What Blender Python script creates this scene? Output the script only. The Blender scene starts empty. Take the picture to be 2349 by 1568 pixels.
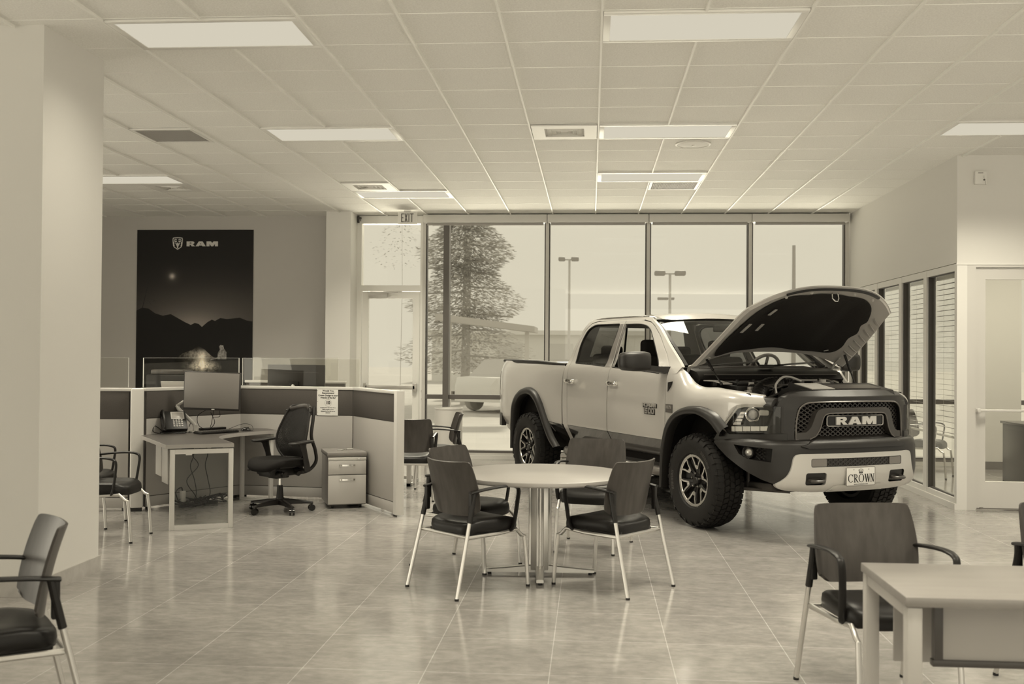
import bpy, bmesh, math, random
from mathutils import Vector, Matrix, geometry
random.seed(7)
SC = bpy.context.scene
COL = SC.collection
R = math.radians

# ---------------------------------------------------------------- camera, world, lights, exposure
HC, HCEIL = 1.525, 3.545
FPX, YAW, PITCH, ROLL = 2418.67, 0.0748, 0.0117, 0.0072
cam_d = bpy.data.cameras.new('camera')
cam = bpy.data.objects.new('camera', cam_d)
COL.objects.link(cam)
cam_d.sensor_fit = 'HORIZONTAL'
cam_d.sensor_width = 36.0
cam_d.lens = 36.0 * FPX / 2349.0
cam_d.clip_start, cam_d.clip_end = 0.05, 400
cy_, sy_, cp_, sp_ = math.cos(YAW), math.sin(YAW), math.cos(PITCH), math.sin(PITCH)
c_r = Vector((cy_, sy_, 0)); c_f = Vector((-sy_ * cp_, cy_ * cp_, sp_)); c_u = c_r.cross(c_f)
cr_, sr_ = math.cos(ROLL), math.sin(ROLL)
c_x = c_r * cr_ + c_u * sr_
c_y = c_u * cr_ - c_r * sr_
cam.matrix_world = Matrix(((c_x.x, c_y.x, -c_f.x, 0), (c_x.y, c_y.y, -c_f.y, 0), (c_x.z, c_y.z, -c_f.z, HC), (0, 0, 0, 1)))
SC.camera = cam
cam_d.dof.use_dof = True
cam_d.dof.focus_distance = 9.3
cam_d.dof.aperture_fstop = 3.6
SC.view_settings.view_transform = 'Standard'
SC.view_settings.look = 'None'
SC.view_settings.exposure = 0.0
SC.view_settings.gamma = 1.0
SC.view_settings.use_curve_mapping = False
SC.cycles.use_denoising = True
SC.cycles.max_bounces = 10
SC.cycles.diffuse_bounces = 5
SC.cycles.glossy_bounces = 5
SC.cycles.transparent_max_bounces = 24
SC.cycles.sample_clamp_indirect = 6.0
SC.cycles.caustics_reflective = False
SC.cycles.caustics_refractive = False

PAPER = (1.0, 0.925, 0.745)            # the warm tone of the print
SKY = 0.74
world = bpy.data.worlds.new('sky')
SC.world = world
world.use_nodes = True
wn = world.node_tree.nodes
bg = wn['Background']
bg.inputs[0].default_value = (*PAPER, 1)
bg.inputs[1].default_value = SKY

def area(name, loc, rot, sx, sy, power, spread=180):
    l = bpy.data.lights.new(name, 'AREA')
    l.shape = 'RECTANGLE'; l.size = sx; l.size_y = sy
    l.energy = power; l.color = PAPER
    l.spread = R(spread)
    o = bpy.data.objects.new(name, l)
    COL.objects.link(o); o.location = loc; o.rotation_euler = rot
    return o
# added fill lamps behind the camera and at left, in place of window daylight
area('front_fill', (3.0, -4.5, 1.6), (R(112), 0, 0), 8.0, 3.2, 90, 170)
area('side_fill', (-9.3, 5.0, 1.6), (R(105), 0, R(-90)), 9.0, 2.8, 200, 170)
# added lamps outside and behind the camera, throwing light up at the ceiling
area('far_ceiling_fill', (0.4, 24.0, 0.75), (R(-135), 0, 0), 15.0, 2.2, 2600, 76)
area('near_ceiling_fill', (4.0, -9.0, -0.03), (R(180), 0, 0), 10.0, 8.0, 3600, 168)
sun_d = bpy.data.lights.new('sun', 'SUN'); sun_d.energy = 2.2; sun_d.angle = R(4); sun_d.color = PAPER
sun = bpy.data.objects.new('sun', sun_d); COL.objects.link(sun)
sun.rotation_euler = Vector((-0.10, -0.86, -0.50)).to_track_quat('-Z', 'Y').to_euler()

# ---------------------------------------------------------------- materials
def tone(v, f=1.0):
    t = 1 - max(v, 0.0) ** 0.4
    return (v, v * (1 - 0.145 * t * f), v * (1 - f * (0.035 + 0.20 * t)), 1)
MATS = {}
def mat(name, v, rough=0.5, metal=0.0, spec=0.5, coat=0.0, noise=None, bump=None, wood=False, coat_rough=0.03):
    if name in MATS: return MATS[name]
    m = bpy.data.materials.new(name); m.use_nodes = True
    nt = m.node_tree; b = nt.nodes['Principled BSDF']
    b.inputs['Base Color'].default_value = tone(v)
    b.inputs['Roughness'].default_value = rough
    b.inputs['Metallic'].default_value = metal
    b.inputs['Specular IOR Level'].default_value = spec
    b.inputs['Coat Weight'].default_value = coat
    b.inputs['Coat Roughness'].default_value = coat_rough
    if noise:                             # (scale, low, high, stretch)
        tc = nt.nodes.new('ShaderNodeTexCoord'); mp = nt.nodes.new('ShaderNodeMapping')
        mp.inputs['Scale'].default_value = noise[3] if len(noise) > 3 else (1, 1, 1)
        n = nt.nodes.new('ShaderNodeTexNoise'); n.inputs['Scale'].default_value = noise[0]; n.inputs['Detail'].default_value = 6
        r = nt.nodes.new('ShaderNodeValToRGB')
        r.color_ramp.elements[0].position = 0.3; r.color_ramp.elements[1].position = 0.72
        r.color_ramp.elements[0].color = tone(noise[1]); r.color_ramp.elements[1].color = tone(noise[2])
        nt.links.new(tc.outputs['Object'], mp.inputs[0]); nt.links.new(mp.outputs[0], n.inputs[0])
        nt.links.new(n.outputs[0], r.inputs[0]); nt.links.new(r.outputs[0], b.inputs['Base Color'])
    if bump:                              # (scale, strength)
        tc2 = nt.nodes.new('ShaderNodeTexCoord')
        n2 = nt.nodes.new('ShaderNodeTexNoise'); n2.inputs['Scale'].default_value = bump[0]; n2.inputs['Detail'].default_value = 3
        bp = nt.nodes.new('ShaderNodeBump'); bp.inputs['Strength'].default_value = bump[1]; bp.inputs['Distance'].default_value = 0.01
        nt.links.new(tc2.outputs['Object'], n2.inputs[0]); nt.links.new(n2.outputs[0], bp.inputs['Height'])
        nt.links.new(bp.outputs[0], b.inputs['Normal'])
    MATS[name] = m
    return m
def emis(name, s):
    if name in MATS: return MATS[name]
    m = bpy.data.materials.new(name); m.use_nodes = True
    nt = m.node_tree; nt.nodes.clear()
    o = nt.nodes.new('ShaderNodeOutputMaterial'); e = nt.nodes.new('ShaderNodeEmission')
    e.inputs[0].default_value = (*PAPER, 1); e.inputs[1].default_value = s
    nt.links.new(e.outputs[0], o.inputs[0]); MATS[name] = m
    return m
def glass(name, tint, gloss=0.08, rough=0.0):
    if name in MATS: return MATS[name]
    m = bpy.data.materials.new(name); m.use_nodes = True
    nt = m.node_tree; nt.nodes.clear()
    o = nt.nodes.new('ShaderNodeOutputMaterial'); t = nt.nodes.new('ShaderNodeBsdfTransparent')
    g = nt.nodes.new('ShaderNodeBsdfGlossy'); mx = nt.nodes.new('ShaderNodeMixShader'); lw = nt.nodes.new('ShaderNodeLayerWeight')
    lw.inputs[0].default_value = 0.5
    pw = nt.nodes.new('ShaderNodeMath'); pw.operation = 'POWER'; pw.inputs[1].default_value = 5
    mt = nt.nodes.new('ShaderNodeMath'); mt.operation = 'MULTIPLY_ADD'; mt.inputs[1].default_value = .75; mt.inputs[2].default_value = gloss
    nt.links.new(lw.outputs['Facing'], pw.inputs[0]); nt.links.new(pw.outputs[0], mt.inputs[0])
    mt.use_clamp = True
    t.inputs[0].default_value = (tint, tint, tint * .98, 1); g.inputs['Roughness'].default_value = rough
    nt.links.new(mt.outputs[0], mx.inputs[0]); nt.links.new(t.outputs[0], mx.inputs[1]); nt.links.new(g.outputs[0], mx.inputs[2])
    nt.links.new(mx.outputs[0], o.inputs[0]); MATS[name] = m
    return m

# ---------------------------------------------------------------- mesh helpers
def link(o, parent=None):
    COL.objects.link(o)
    if parent is not None: o.parent = parent
    return o
def tag(o, label=None, cat=None, group=None, kind=None):
    if label: o['label'] = label
    if cat: o['category'] = cat
    if group: o['group'] = group
    if kind: o['kind'] = kind
    return o
def thing(name, label, cat, loc=(0, 0, 0), rz=0.0, group=None):
    o = bpy.data.objects.new(name, None); COL.objects.link(o)
    o.location = loc; o.rotation_euler = (0, 0, rz); o.empty_display_size = 0.2
    return tag(o, label, cat, group)
class B:
    """collects shapes in one bmesh, links them as ONE mesh object"""
    def __init__(self): self.bm = bmesh.new()
    def add(self, verts, faces):
        vs = [self.bm.verts.new(v) for v in verts]
        for f in faces:
            try: self.bm.faces.new([vs[i] for i in f])
            except ValueError: pass
        return self
    def merge(self, bm2, mtx=None):
        if mtx is not None: bm2.transform(mtx)
        bm2.verts.index_update()
        self.add([v.co.copy() for v in bm2.verts], [[v.index for v in f.verts] for f in bm2.faces])
        bm2.free(); return self
    def box(self, c, s, rz=0.0, bev=0.0, seg=2, rot=None):
        b = bmesh.new(); bmesh.ops.create_cube(b, size=1.0)
        bmesh.ops.scale(b, vec=Vector(s), verts=b.verts)
        if bev: bmesh.ops.bevel(b, geom=list(b.edges), offset=bev, segments=seg, profile=0.5, affect='EDGES')
        m = Matrix.Translation(Vector(c)) @ (rot if rot is not None else Matrix.Rotation(rz, 4, 'Z'))
        return self.merge(b, m)
    def bb(self, x0, x1, y0, y1, z0, z1, bev=0.0):
        return self.box(((x0 + x1) / 2, (y0 + y1) / 2, (z0 + z1) / 2), (abs(x1 - x0), abs(y1 - y0), abs(z1 - z0)), bev=bev)
    def loft(self, rings, closed=True, caps=True):
        n = len(rings[0]); vs = [v for r in rings for v in r]; fs = []
        m = n if closed else n - 1
        for i in range(len(rings) - 1):
            for j in range(m):
                k = (j + 1) % n
                fs.append((i * n + j, i * n + k, (i + 1) * n + k, (i + 1) * n + j))
        if caps and closed:
            fs.append(tuple(range(n))[::-1]); fs.append(tuple(range((len(rings) - 1) * n, len(rings) * n)))
        return self.add(vs, fs)
    def sweep(self, pts, prof, up=(0, 0, 1), closed=False, scales=None):
        """profile (list of 2-D points, side & up) along a path"""
        P = [Vector(p) for p in pts]; n = len(P); rings = []
        upv = Vector(up).normalized(); prev = None
        for i, p in enumerate(P):
            if closed: t = P[(i + 1) % n] - P[i - 1]
            else: t = P[min(i + 1, n - 1)] - P[max(i - 1, 0)]
            t.normalize()
            if prev is None:
                u = upv if abs(t.dot(upv)) < 0.96 else Vector((1, 0, 0)) if abs(t.x) < .9 else Vector((0, 1, 0))
            else: u = prev
            s = t.cross(u).normalized(); u = s.cross(t).normalized(); prev = u
            k = scales[i] if scales else 1.0
            rings.append([p + s * (a * k) + u * (b * k) for a, b in prof])
        if closed: rings.append([v.copy() for v in rings[0]])
        return self.loft(rings, True, not closed)
    def tube(self, pts, r, n=10, closed=False, scales=None):
        prof = [(r * math.cos(2 * math.pi * k / n), r * math.sin(2 * math.pi * k / n)) for k in range(n)]
        return self.sweep(pts, prof, closed=closed, scales=scales)
    def cyl(self, p0, p1, r0, r1=None, n=20):
        r1 = r0 if r1 is None else r1
        p0, p1 = Vector(p0), Vector(p1); t = (p1 - p0).normalized()
        u = Vector((0, 0, 1)) if abs(t.z) < .9 else Vector((1, 0, 0))
        s = t.cross(u).normalized(); u = s.cross(t)
        ring = lambda p, r: [p + (s * math.cos(2 * math.pi * k / n) + u * math.sin(2 * math.pi * k / n)) * r for k in range(n)]
        return self.loft([ring(p0, r0), ring(p1, r1)])
    def lathe(self, prof, o=(0, 0, 0), ax='Z', n=32, closed=False):
        """prof: (radius, height)"""
        o = Vector(o); rings = []
        for r, h in prof:
            ring = []
            for k in range(n):
                a = 2 * math.pi * k / n; c, s = r * math.cos(a), r * math.sin(a)
                ring.append(o + (Vector((c, s, h)) if ax == 'Z' else Vector((c, h, s)) if ax == 'Y' else Vector((h, c, s))))
            rings.append(ring)
        if closed: rings.append(rings[0])
        return self.loft(rings, True, False)
    def grid(self, fn, nu, nv):
        vs = [fn(i / nu, j / nv) for i in range(nu + 1) for j in range(nv + 1)]
        fs = [(i * (nv + 1) + j, (i + 1) * (nv + 1) + j, (i + 1) * (nv + 1) + j + 1, i * (nv + 1) + j + 1) for i in range(nu) for j in range(nv)]
        return self.add(vs, fs)
    def shell(self, fn, nu, nv, t):
        """grid with thickness t along its normal"""
        b = bmesh.new(); vs = [b.verts.new(fn(i / nu, j / nv)) for i in range(nu + 1) for j in range(nv + 1)]
        for i in range(nu):
            for j in range(nv):
                b.faces.new((vs[i * (nv + 1) + j], vs[(i + 1) * (nv + 1) + j], vs[(i + 1) * (nv + 1) + j + 1], vs[i * (nv + 1) + j + 1]))
        b.normal_update(); bmesh.ops.solidify(b, geom=list(b.faces), thickness=t)
        return self.merge(b)
    def prism(self, poly, h0, h1, mtx=None):
        """2-D polygon (any winding, may be concave) extruded from h0 to h1 along local z"""
        n = len(poly)
        tris = geometry.tessellate_polygon([[Vector((x, y, 0)) for x, y in poly]])
        vs = [Vector((x, y, h0)) for x, y in poly] + [Vector((x, y, h1)) for x, y in poly]
        fs = [tuple(t) for t in tris] + [tuple(i + n for i in t[::-1]) for t in tris]
        fs += [(i, (i + 1) % n, n + (i + 1) % n, n + i) for i in range(n)]
        if mtx is not None: vs = [mtx @ v for v in vs]
        return self.add(vs, fs)
    def panel(self, polys, fn, da, db, t=None):
        """flat outline with holes (polys[0] outer) cut into cells and laid on the surface fn(a, b); t = vector of the turned-in edge"""
        tl = [[Vector((a, b, 0)) for a, b in p] for p in polys]
        flat = [v for p in tl for v in p]
        b = bmesh.new(); vs = [b.verts.new(v) for v in flat]
        for tr in geometry.tessellate_polygon(tl):
            try: b.faces.new([vs[i] for i in tr])
            except ValueError: pass
        bmesh.ops.dissolve_limit(b, angle_limit=0.01, verts=b.verts, edges=b.edges) if len(polys) == 1 else None
        for ax, st in ((0, da), (1, db)):
            lo = min(v.co[ax] for v in b.verts); hi = max(v.co[ax] for v in b.verts)
            k = math.floor(lo / st) + 1
            while k * st < hi - 1e-6:
                no = Vector((1, 0, 0)) if ax == 0 else Vector((0, 1, 0))
                bmesh.ops.bisect_plane(b, geom=b.verts[:] + b.edges[:] + b.faces[:], dist=1e-5, plane_co=no * (k * st), plane_no=no)
                k += 1
        for v in b.verts: v.co = Vector(fn(v.co.x, v.co.y))
        if t is not None:
            es = [e for e in b.edges if e.is_boundary]
            r = bmesh.ops.extrude_edge_only(b, edges=es)
            for v in r['geom']:
                if isinstance(v, bmesh.types.BMVert):
                    v.co += Vector(t(v.co)) if callable(t) else Vector(t)
        bmesh.ops.recalc_face_normals(b, faces=b.faces)
        return self.merge(b)
    def mirror_y(self):
        for v in self.bm.verts: v.co.y = -v.co.y
        return self
    def obj(self, name, m, parent=None, smooth=True, angle=35, loc=None, rot=None, kind=None, label=None):
        if len(self.bm.faces) and smooth is not None:
            bmesh.ops.recalc_face_normals(self.bm, faces=self.bm.faces)
        me = bpy.data.meshes.new(name); self.bm.to_mesh(me); self.bm.free()
        if smooth:
            me.shade_smooth()
            me.set_sharp_from_angle(angle=R(angle))
        if isinstance(m, (list, tuple)):
            for q in m: me.materials.append(q)
        else: me.materials.append(m)
        o = link(bpy.data.objects.new(name, me), parent)
        if loc: o.location = loc
        if rot: o.rotation_euler = rot
        if kind: o['kind'] = kind
        if label: o['label'] = label
        return o
def struct(b, name, m, smooth=False, parent=None, **k): return b.obj(name, m, parent, smooth=smooth, kind='structure', **k)
def copy_tree(o, loc, rz, label, group=None):
    r = o.copy(); COL.objects.link(r); r.location = loc; r.rotation_euler = (0, 0, rz); r['label'] = label
    if group: r['group'] = group
    for ch in o.children:
        c = ch.copy(); COL.objects.link(c); c.parent = r
        for g in ch.children:
            d = g.copy(); COL.objects.link(d); d.parent = c
    return r
def catmull(pts, n=6, closed=False):
    P = [Vector(p) for p in pts]; out = []; m = len(P)
    rng = range(m) if closed else range(m - 1)
    for i in rng:
        p0 = P[(i - 1) % m] if closed or i > 0 else P[0] * 2 - P[1]
        p1, p2 = P[i], P[(i + 1) % m]
        p3 = P[(i + 2) % m] if closed or i + 2 < m else P[-1] * 2 - P[-2]
        for k in range(n):
            t = k / n
            out.append(0.5 * ((2 * p1) + (p2 - p0) * t + (2 * p0 - 5 * p1 + 4 * p2 - p3) * t * t + (3 * p1 - p0 - 3 * p2 + p3) * t ** 3))
    if not closed: out.append(P[-1].copy())
    return out
def c2(pts, n=5, closed=False): return [(v.x, v.y) for v in catmull([(a, b, 0) for a, b in pts], n, closed)]
def rrect(x0, x1, y0, y1, r, n=4):
    out = []
    for cx, cy, a0 in ((x1 - r, y1 - r, 0), (x0 + r, y1 - r, 90), (x0 + r, y0 + r, 180), (x1 - r, y0 + r, 270)):
        for k in range(n + 1):
            a = R(a0 + 90 * k / n); out.append((cx + r * math.cos(a), cy + r * math.sin(a)))
    return out
def roundpoly(P, n=5):
    """corners (x, y, radius) -> rounded outline"""
    out = []; m = len(P)
    for i in range(m):
        p = Vector(P[i][:2]); a = Vector(P[i - 1][:2]); b = Vector(P[(i + 1) % m][:2]); r = P[i][2]
        da, db = (a - p), (b - p); la, lb = da.length, db.length; da /= la; db /= lb
        d = min(r, la * .45, lb * .45); p0, p1 = p + da * d, p + db * d
        for k in range(n + 1):
            t = k / n; q = p0 * (1 - t) ** 2 + p * 2 * t * (1 - t) + p1 * t * t; out.append((q.x, q.y))
    return out
def lut(tab):
    """smooth interpolation through (x, y) pairs"""
    xs = [a for a, _ in tab]; ys = [b for _, b in tab]
    n = len(xs)
    d = [(ys[i + 1] - ys[i]) / (xs[i + 1] - xs[i]) for i in range(n - 1)]
    ms = [d[0]] + [(d[i - 1] + d[i]) / 2 if d[i - 1] * d[i] > 0 else 0 for i in range(1, n - 1)] + [d[-1]]
    def f(x):
        if x <= xs[0]: return ys[0] + ms[0] * (x - xs[0])
        if x >= xs[-1]: return ys[-1] + ms[-1] * (x - xs[-1])
        for i in range(n - 1):
            if x <= xs[i + 1]:
                h = xs[i + 1] - xs[i]; t = (x - xs[i]) / h
                return (2 * t**3 - 3 * t * t + 1) * ys[i] + (t**3 - 2 * t * t + t) * h * ms[i] + (-2 * t**3 + 3 * t * t) * ys[i + 1] + (t**3 - t * t) * h * ms[i + 1]
    return f
def text(name, s, size, m, parent, loc, rot, ext=0.001, align='CENTER', bold=0.0, xs=1.0):
    c = bpy.data.curves.new(name, 'FONT'); c.body = s; c.size = size; c.extrude = ext; c.align_x = align; c.align_y = 'CENTER'; c.offset = bold
    t = bpy.data.objects.new('text_tmp', c); COL.objects.link(t)
    dg = bpy.context.evaluated_depsgraph_get()
    me = bpy.data.meshes.new_from_object(t.evaluated_get(dg))
    bpy.data.objects.remove(t)
    me.materials.clear(); me.materials.append(m); me.name = name
    o = link(bpy.data.objects.new(name, me), parent)
    o.location = loc; o.rotation_euler = rot; o.scale = (xs, 1, 1)
    return o
# the heavy slab letters R A M as outlines (height 1)
R_OUT = [(0, 0), (0, 1), (1.3, 1), (1.55, .9), (1.62, .72), (1.52, .55), (1.25, .42), (1.78, 0), (1.08, 0), (.78, .33), (.62, .33), (.62, 0)]
R_IN = [(.62, .58), (.98, .58), (1.05, .66), (.98, .75), (.62, .75)]
A_OUT = [(0, 0), (.66, 1), (1.44, 1), (2.1, 0), (1.42, 0), (1.32, .17), (.78, .17), (.68, 0)]
A_IN = [(.9, .40), (1.2, .40), (1.05, .68)]
M_OUT = [(0, 0), (0, 1), (.92, 1), (1.18, .66), (1.44, 1), (2.36, 1), (2.36, 0), (1.74, 0), (1.74, .5), (1.38, 0), (.98, 0), (.62, .5), (.62, 0)]
def ram_letters(b, mtx, h, depth):
    for outs, dx in (([R_OUT, R_IN], 0), ([A_OUT, A_IN], 1.86), ([M_OUT], 4.12)):
        P = [[((x + dx - 3.24) * h, (y - .5) * h) for x, y in p] for p in outs]
        n = sum(len(p) for p in P)
        tris = geometry.tessellate_polygon([[Vector((x, y, 0)) for x, y in p] for p in P])
        flat = [q for p in P for q in p]
        vs = [mtx @ Vector((x, y, 0)) for x, y in flat] + [mtx @ Vector((x, y, depth)) for x, y in flat]
        fs = [tuple(t) for t in tris] + [tuple(i + n for i in t) for t in tris]
        o = 0
        for p in P:
            k = len(p)
            fs += [(o + i, o + (i + 1) % k, n + o + (i + 1) % k, n + o + i) for i in range(k)]; o += k
        b.add(vs, fs)
# ---------------------------------------------------------------- the setting
H = HCEIL
YW, XR, YC = 15.35, 3.66, 10.88          # window wall, right wall, corner
GX, GY, GS = 0.0537, 6.8286, 0.61         # ceiling grid
M_white = mat('white paint', .74, .55, bump=(180, .03))
M_wallr = mat('wall paint', .70, .6, bump=(160, .04))
M_taupe = mat('taupe paint', .50, .6, bump=(160, .04))
M_pillar = mat('pillar paint', .70, .6, bump=(160, .04))
M_alum = mat('pale aluminium', .62, .38, spec=.5)
M_gask = mat('dark gasket', .07, .5)
M_dframe = mat('dark bronze frame', .13, .45)
M_tbar = mat('ceiling bar', .86, .6)
M_tile = mat('ceiling tile', .86, .9, spec=.1, noise=(90, .78, .90), bump=(260, .25))
M_baset = mat('base tile', .44, .3, noise=(14, .40, .50))
M_win = glass('window glass', .98, .03)
M_glass = glass('clear glass', .95, .035)
M_chrome = mat('chrome', .75, .12, metal=1.0)
M_silver = mat('silver metal', .62, .33, metal=.85)
M_black = mat('black plastic', .010, .42, spec=.35)
M_blackg = mat('gloss black', .008, .14, spec=.4)

def floor_material():
    m = bpy.data.materials.new('polished floor tile'); m.use_nodes = True
    nt = m.node_tree; N = nt.nodes; L = nt.links; b = N['Principled BSDF']
    tc = N.new('ShaderNodeTexCoord'); mp = N.new('ShaderNodeMapping'); mp.vector_type = 'POINT'
    mp.inputs['Location'].default_value = (-0.41, -6.27, 0)
    L.new(tc.outputs['Object'], mp.inputs[0])
    br = N.new('ShaderNodeTexBrick'); br.offset = 0.0
    br.inputs['Scale'].default_value = 1.0; br.inputs['Mortar Size'].default_value = 0.0026; br.inputs['Mortar Smooth'].default_value = 0.2
    br.inputs['Brick Width'].default_value = 0.598; br.inputs['Row Height'].default_value = 0.618; br.inputs['Bias'].default_value = 0
    br.inputs['Color1'].default_value = tone(.35); br.inputs['Color2'].default_value = tone(.375); br.inputs['Mortar'].default_value = tone(.58)
    L.new(mp.outputs[0], br.inputs['Vector'])
    def noise(scale, det, stretch, c0, c1, p0=.35, p1=.7, seed=0):
        mm = N.new('ShaderNodeMapping'); mm.inputs['Scale'].default_value = stretch; mm.inputs['Location'].default_value = (seed, seed * 2, 0)
        L.new(tc.outputs['Object'], mm.inputs[0])
        n = N.new('ShaderNodeTexNoise'); n.inputs['Scale'].default_value = scale; n.inputs['Detail'].default_value = det; n.inputs['Roughness'].default_value = .65
        L.new(mm.outputs[0], n.inputs[0])
        r = N.new('ShaderNodeValToRGB'); r.color_ramp.elements[0].position = p0; r.color_ramp.elements[1].position = p1
        r.color_ramp.elements[0].color = (c0, c0, c0, 1); r.color_ramp.elements[1].color = (c1, c1, c1, 1)
        L.new(n.outputs[0], r.inputs[0]); return r
    def mul(a, c):
        x = N.new('ShaderNodeMix'); x.data_type = 'RGBA'; x.blend_type = 'MULTIPLY'; x.inputs[0].default_value = 1
        L.new(a, x.inputs[6]); L.new(c, x.inputs[7]); return x.outputs[2]
    c = mul(br.outputs[0], noise(2.6, 9, (.9, 1.25, 1), .80, 1.10, .3, .7).outputs[0])
    c = mul(c, noise(16, 9, (.7, 1.25, 1), .80, 1.07, .34, .64, 3).outputs[0])
    L.new(c, b.inputs['Base Color'])
    rr = noise(5, 4, (.8, 1.2, 1), .09, .17, .3, .7, 7)
    L.new(rr.outputs[0], b.inputs['Roughness'])
    b.inputs['Specular IOR Level'].default_value = .85
    bp = N.new('ShaderNodeBump'); bp.inputs['Strength'].default_value = .25; bp.inputs['Distance'].default_value = .002; bp.invert = True
    L.new(br.outputs['Fac'], bp.inputs['Height']); L.new(bp.outputs[0], b.inputs['Normal'])
    return m
struct(B().bb(-10, 9, -4.4, 15.45, -.12, 0), 'floor', floor_material())
struct(B().bb(-10, 9, -4.4, 15.6, H + .012, H + .15), 'ceiling', M_tile)
LIGHTS = ((0, -1), (-5, -1), (0, 4), (-5, 4), (5, 4), (0, 8), (-10, 8), (-5, 10))
def cuts(i, r):
    """runs of a ceiling bar, broken where a light panel fills the grid"""
    if i is not None:
        out, y = [], -4.4
        for li, lr in sorted(LIGHTS, key=lambda q: q[1]):
            if li + 1 == i: out.append((y, GY + lr * GS)); y = GY + (lr + 1) * GS
        return out + [(y, 15.3)]
    return [(-10, 9)]
b = B()
for k in range(-17, 15):
    x = GX + k * GS
    for s0, s1 in cuts(k, None): b.bb(x - .007, x + .007, s0, s1, H - .006, H + .016)
for k in range(-19, 15):
    y = GY + k * GS
    if y < 15.3:
        for s0, s1 in cuts(None, k): b.bb(s0, s1, y - .006, y + .006, H + .0095, H + .016)
struct(b, 'trim_1', M_tbar)

struct(B().bb(-4.6, -3.41, 6.31, 7.12, 0, H + .02), 'pillar', M_pillar)
b = B(); b.bb(-4.6, -3.398, 6.298, 6.31, 0, .105); b.bb(-3.41, -3.398, 6.31, 7.13, 0, .105)
struct(b, 'baseboard_left', M_baset)
struct(B().bb(-10, -3.80, YW, YW + .2, 0, H + .02), 'wall_back', M_taupe)
struct(B().bb(-10, -3.80, YW - .012, YW, 0, .105), 'baseboard_back', M_baset)
struct(B().bb(-3.80, -3.44, 14.87, YW + .2, 0, H + .02), 'pillar_by_door', M_white)
struct(B().bb(-10, -.8, -2.2, -2.0, 0, H + .1), 'light_block_wall', M_wallr)  # unseen wall added to cut sky light on the pillar front
struct(B().bb(-10.2, -10, 9.6, YW + .2, 0, H + .1), 'wall_left', M_wallr)

# exit door with its transom
d1 = B()
for x0, x1, z0, z1 in ((-3.44, -3.375, 0, H), (-2.50, -2.44, 0, H), (-3.375, -2.50, 2.44, 2.525), (-3.375, -2.50, 3.43, H)):
    d1.bb(x0, x1, YW - .06, YW + .08, z0, z1)
M_door = mat('door white with glare', .86, .5)  # white lifted to put the window glare into the paint
door1 = struct(d1, 'door_1', M_door)
lf = B()
for x0, x1, z0, z1 in ((-3.365, -3.27, .01, 2.43), (-2.61, -2.51, .01, 2.43), (-3.27, -2.61, 2.33, 2.43), (-3.27, -2.61, .01, .22)):
    lf.bb(x0, x1, YW - .03, YW + .02, z0, z1)
leaf = struct(lf, 'door_leaf', M_door, parent=door1)
struct(B().bb(-3.27, -2.61, YW - .006, YW, .22, 2.33), 'door_pane', M_win, parent=leaf)
struct(B().bb(-3.375, -2.50, YW, YW + .006, 2.525, 3.43), 'transom_pane', M_win, parent=door1)
cl = B(); cl.bb(-3.26, -2.98, YW - .09, YW - .03, 2.355, 2.405, .006); cl.box((-3.02, YW - .13, 2.42), (.4, .025, .012), rz=.25); cl.box((-2.9, YW - .1, 2.43), (.3, .02, .01), rz=-.3)
struct(cl, 'door_closer', M_alum, parent=leaf, smooth=True)
pb = B(); pb.bb(-3.3, -2.56, YW - .10, YW - .06, 1.0, 1.06, .008); pb.bb(-3.33, -3.27, YW - .1, YW - .03, .97, 1.09, .008); pb.bb(-2.6, -2.54, YW - .1, YW - .03, .97, 1.09, .008)
struct(pb, 'push_bar', M_silver, parent=leaf, smooth=True)

# window wall: four bays
MX = (-2.44, -.64, .815, 2.265, 3.62)
for i in range(4):
    x0, x1 = MX[i], MX[i + 1]
    b = B()
    for xm in ((x0, x1) if i == 0 else (x1,)):
        b.bb(xm - .024, xm + .024, YW - .075, YW + .06, .055, H)
    b.bb(x0 + .024, x1 - .024, YW - .073, YW + .058, .055, .09); b.bb(x0 + .024, x1 - .024, YW - .05, YW + .058, 3.44, H)
    w = struct(b, 'window_%d' % (i + 1), M_alum)
    g = B()
    for xm, s in ((x0, 1), (x1, -1)):
        g.bb(xm + s * .026, xm + s * .04, YW - .055, YW + .05, .09, 3.44)
    struct(g, 'gasket', M_gask, parent=w)
    d = B(); d.bb(x0 + .03, x1 - .03, YW - .07, YW + .05, .866, .93); d.bb(x0 + .03, x1 - .03, YW - .07, YW + .05, .09, .125)
    if i == 0: d.bb(-2.15, -2.065, YW - .13, YW + .05, .09, 3.46)
    struct(d, 'transom_bar', M_dframe, parent=w)
    struct(B().bb(x0, x1, YW + .004, YW + .01, .09, 3.44), 'pane', M_win, parent=w)
struct(B().bb(-3.44, 9, YW - .10, YW + .25, 0, .055), 'trim_2', M_white)
names = ('by the exit door', 'in the second bay from the exit door', 'in the third bay from the exit door', 'beside the right-hand soffit')
for i in range(4):
    x0, x1 = MX[i], MX[i + 1]
    t = thing('roller_shade', 'white roller shade cassette above the window ' + names[i], 'roller shade', ((x0 + x1) / 2, YW - .16, H), 0, 'shade cassettes over the windows')
    hw = (x1 - x0) / 2 - .004
    B().bb(-hw, hw, -.07, .07, -.118, -.006, .006).obj('cassette', M_white, t)
    B().bb(-hw + .05, hw - .05, -.003, .003, -.155, -.1).obj('shade_hem', mat('shade cloth', .42, .8), t)

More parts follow.
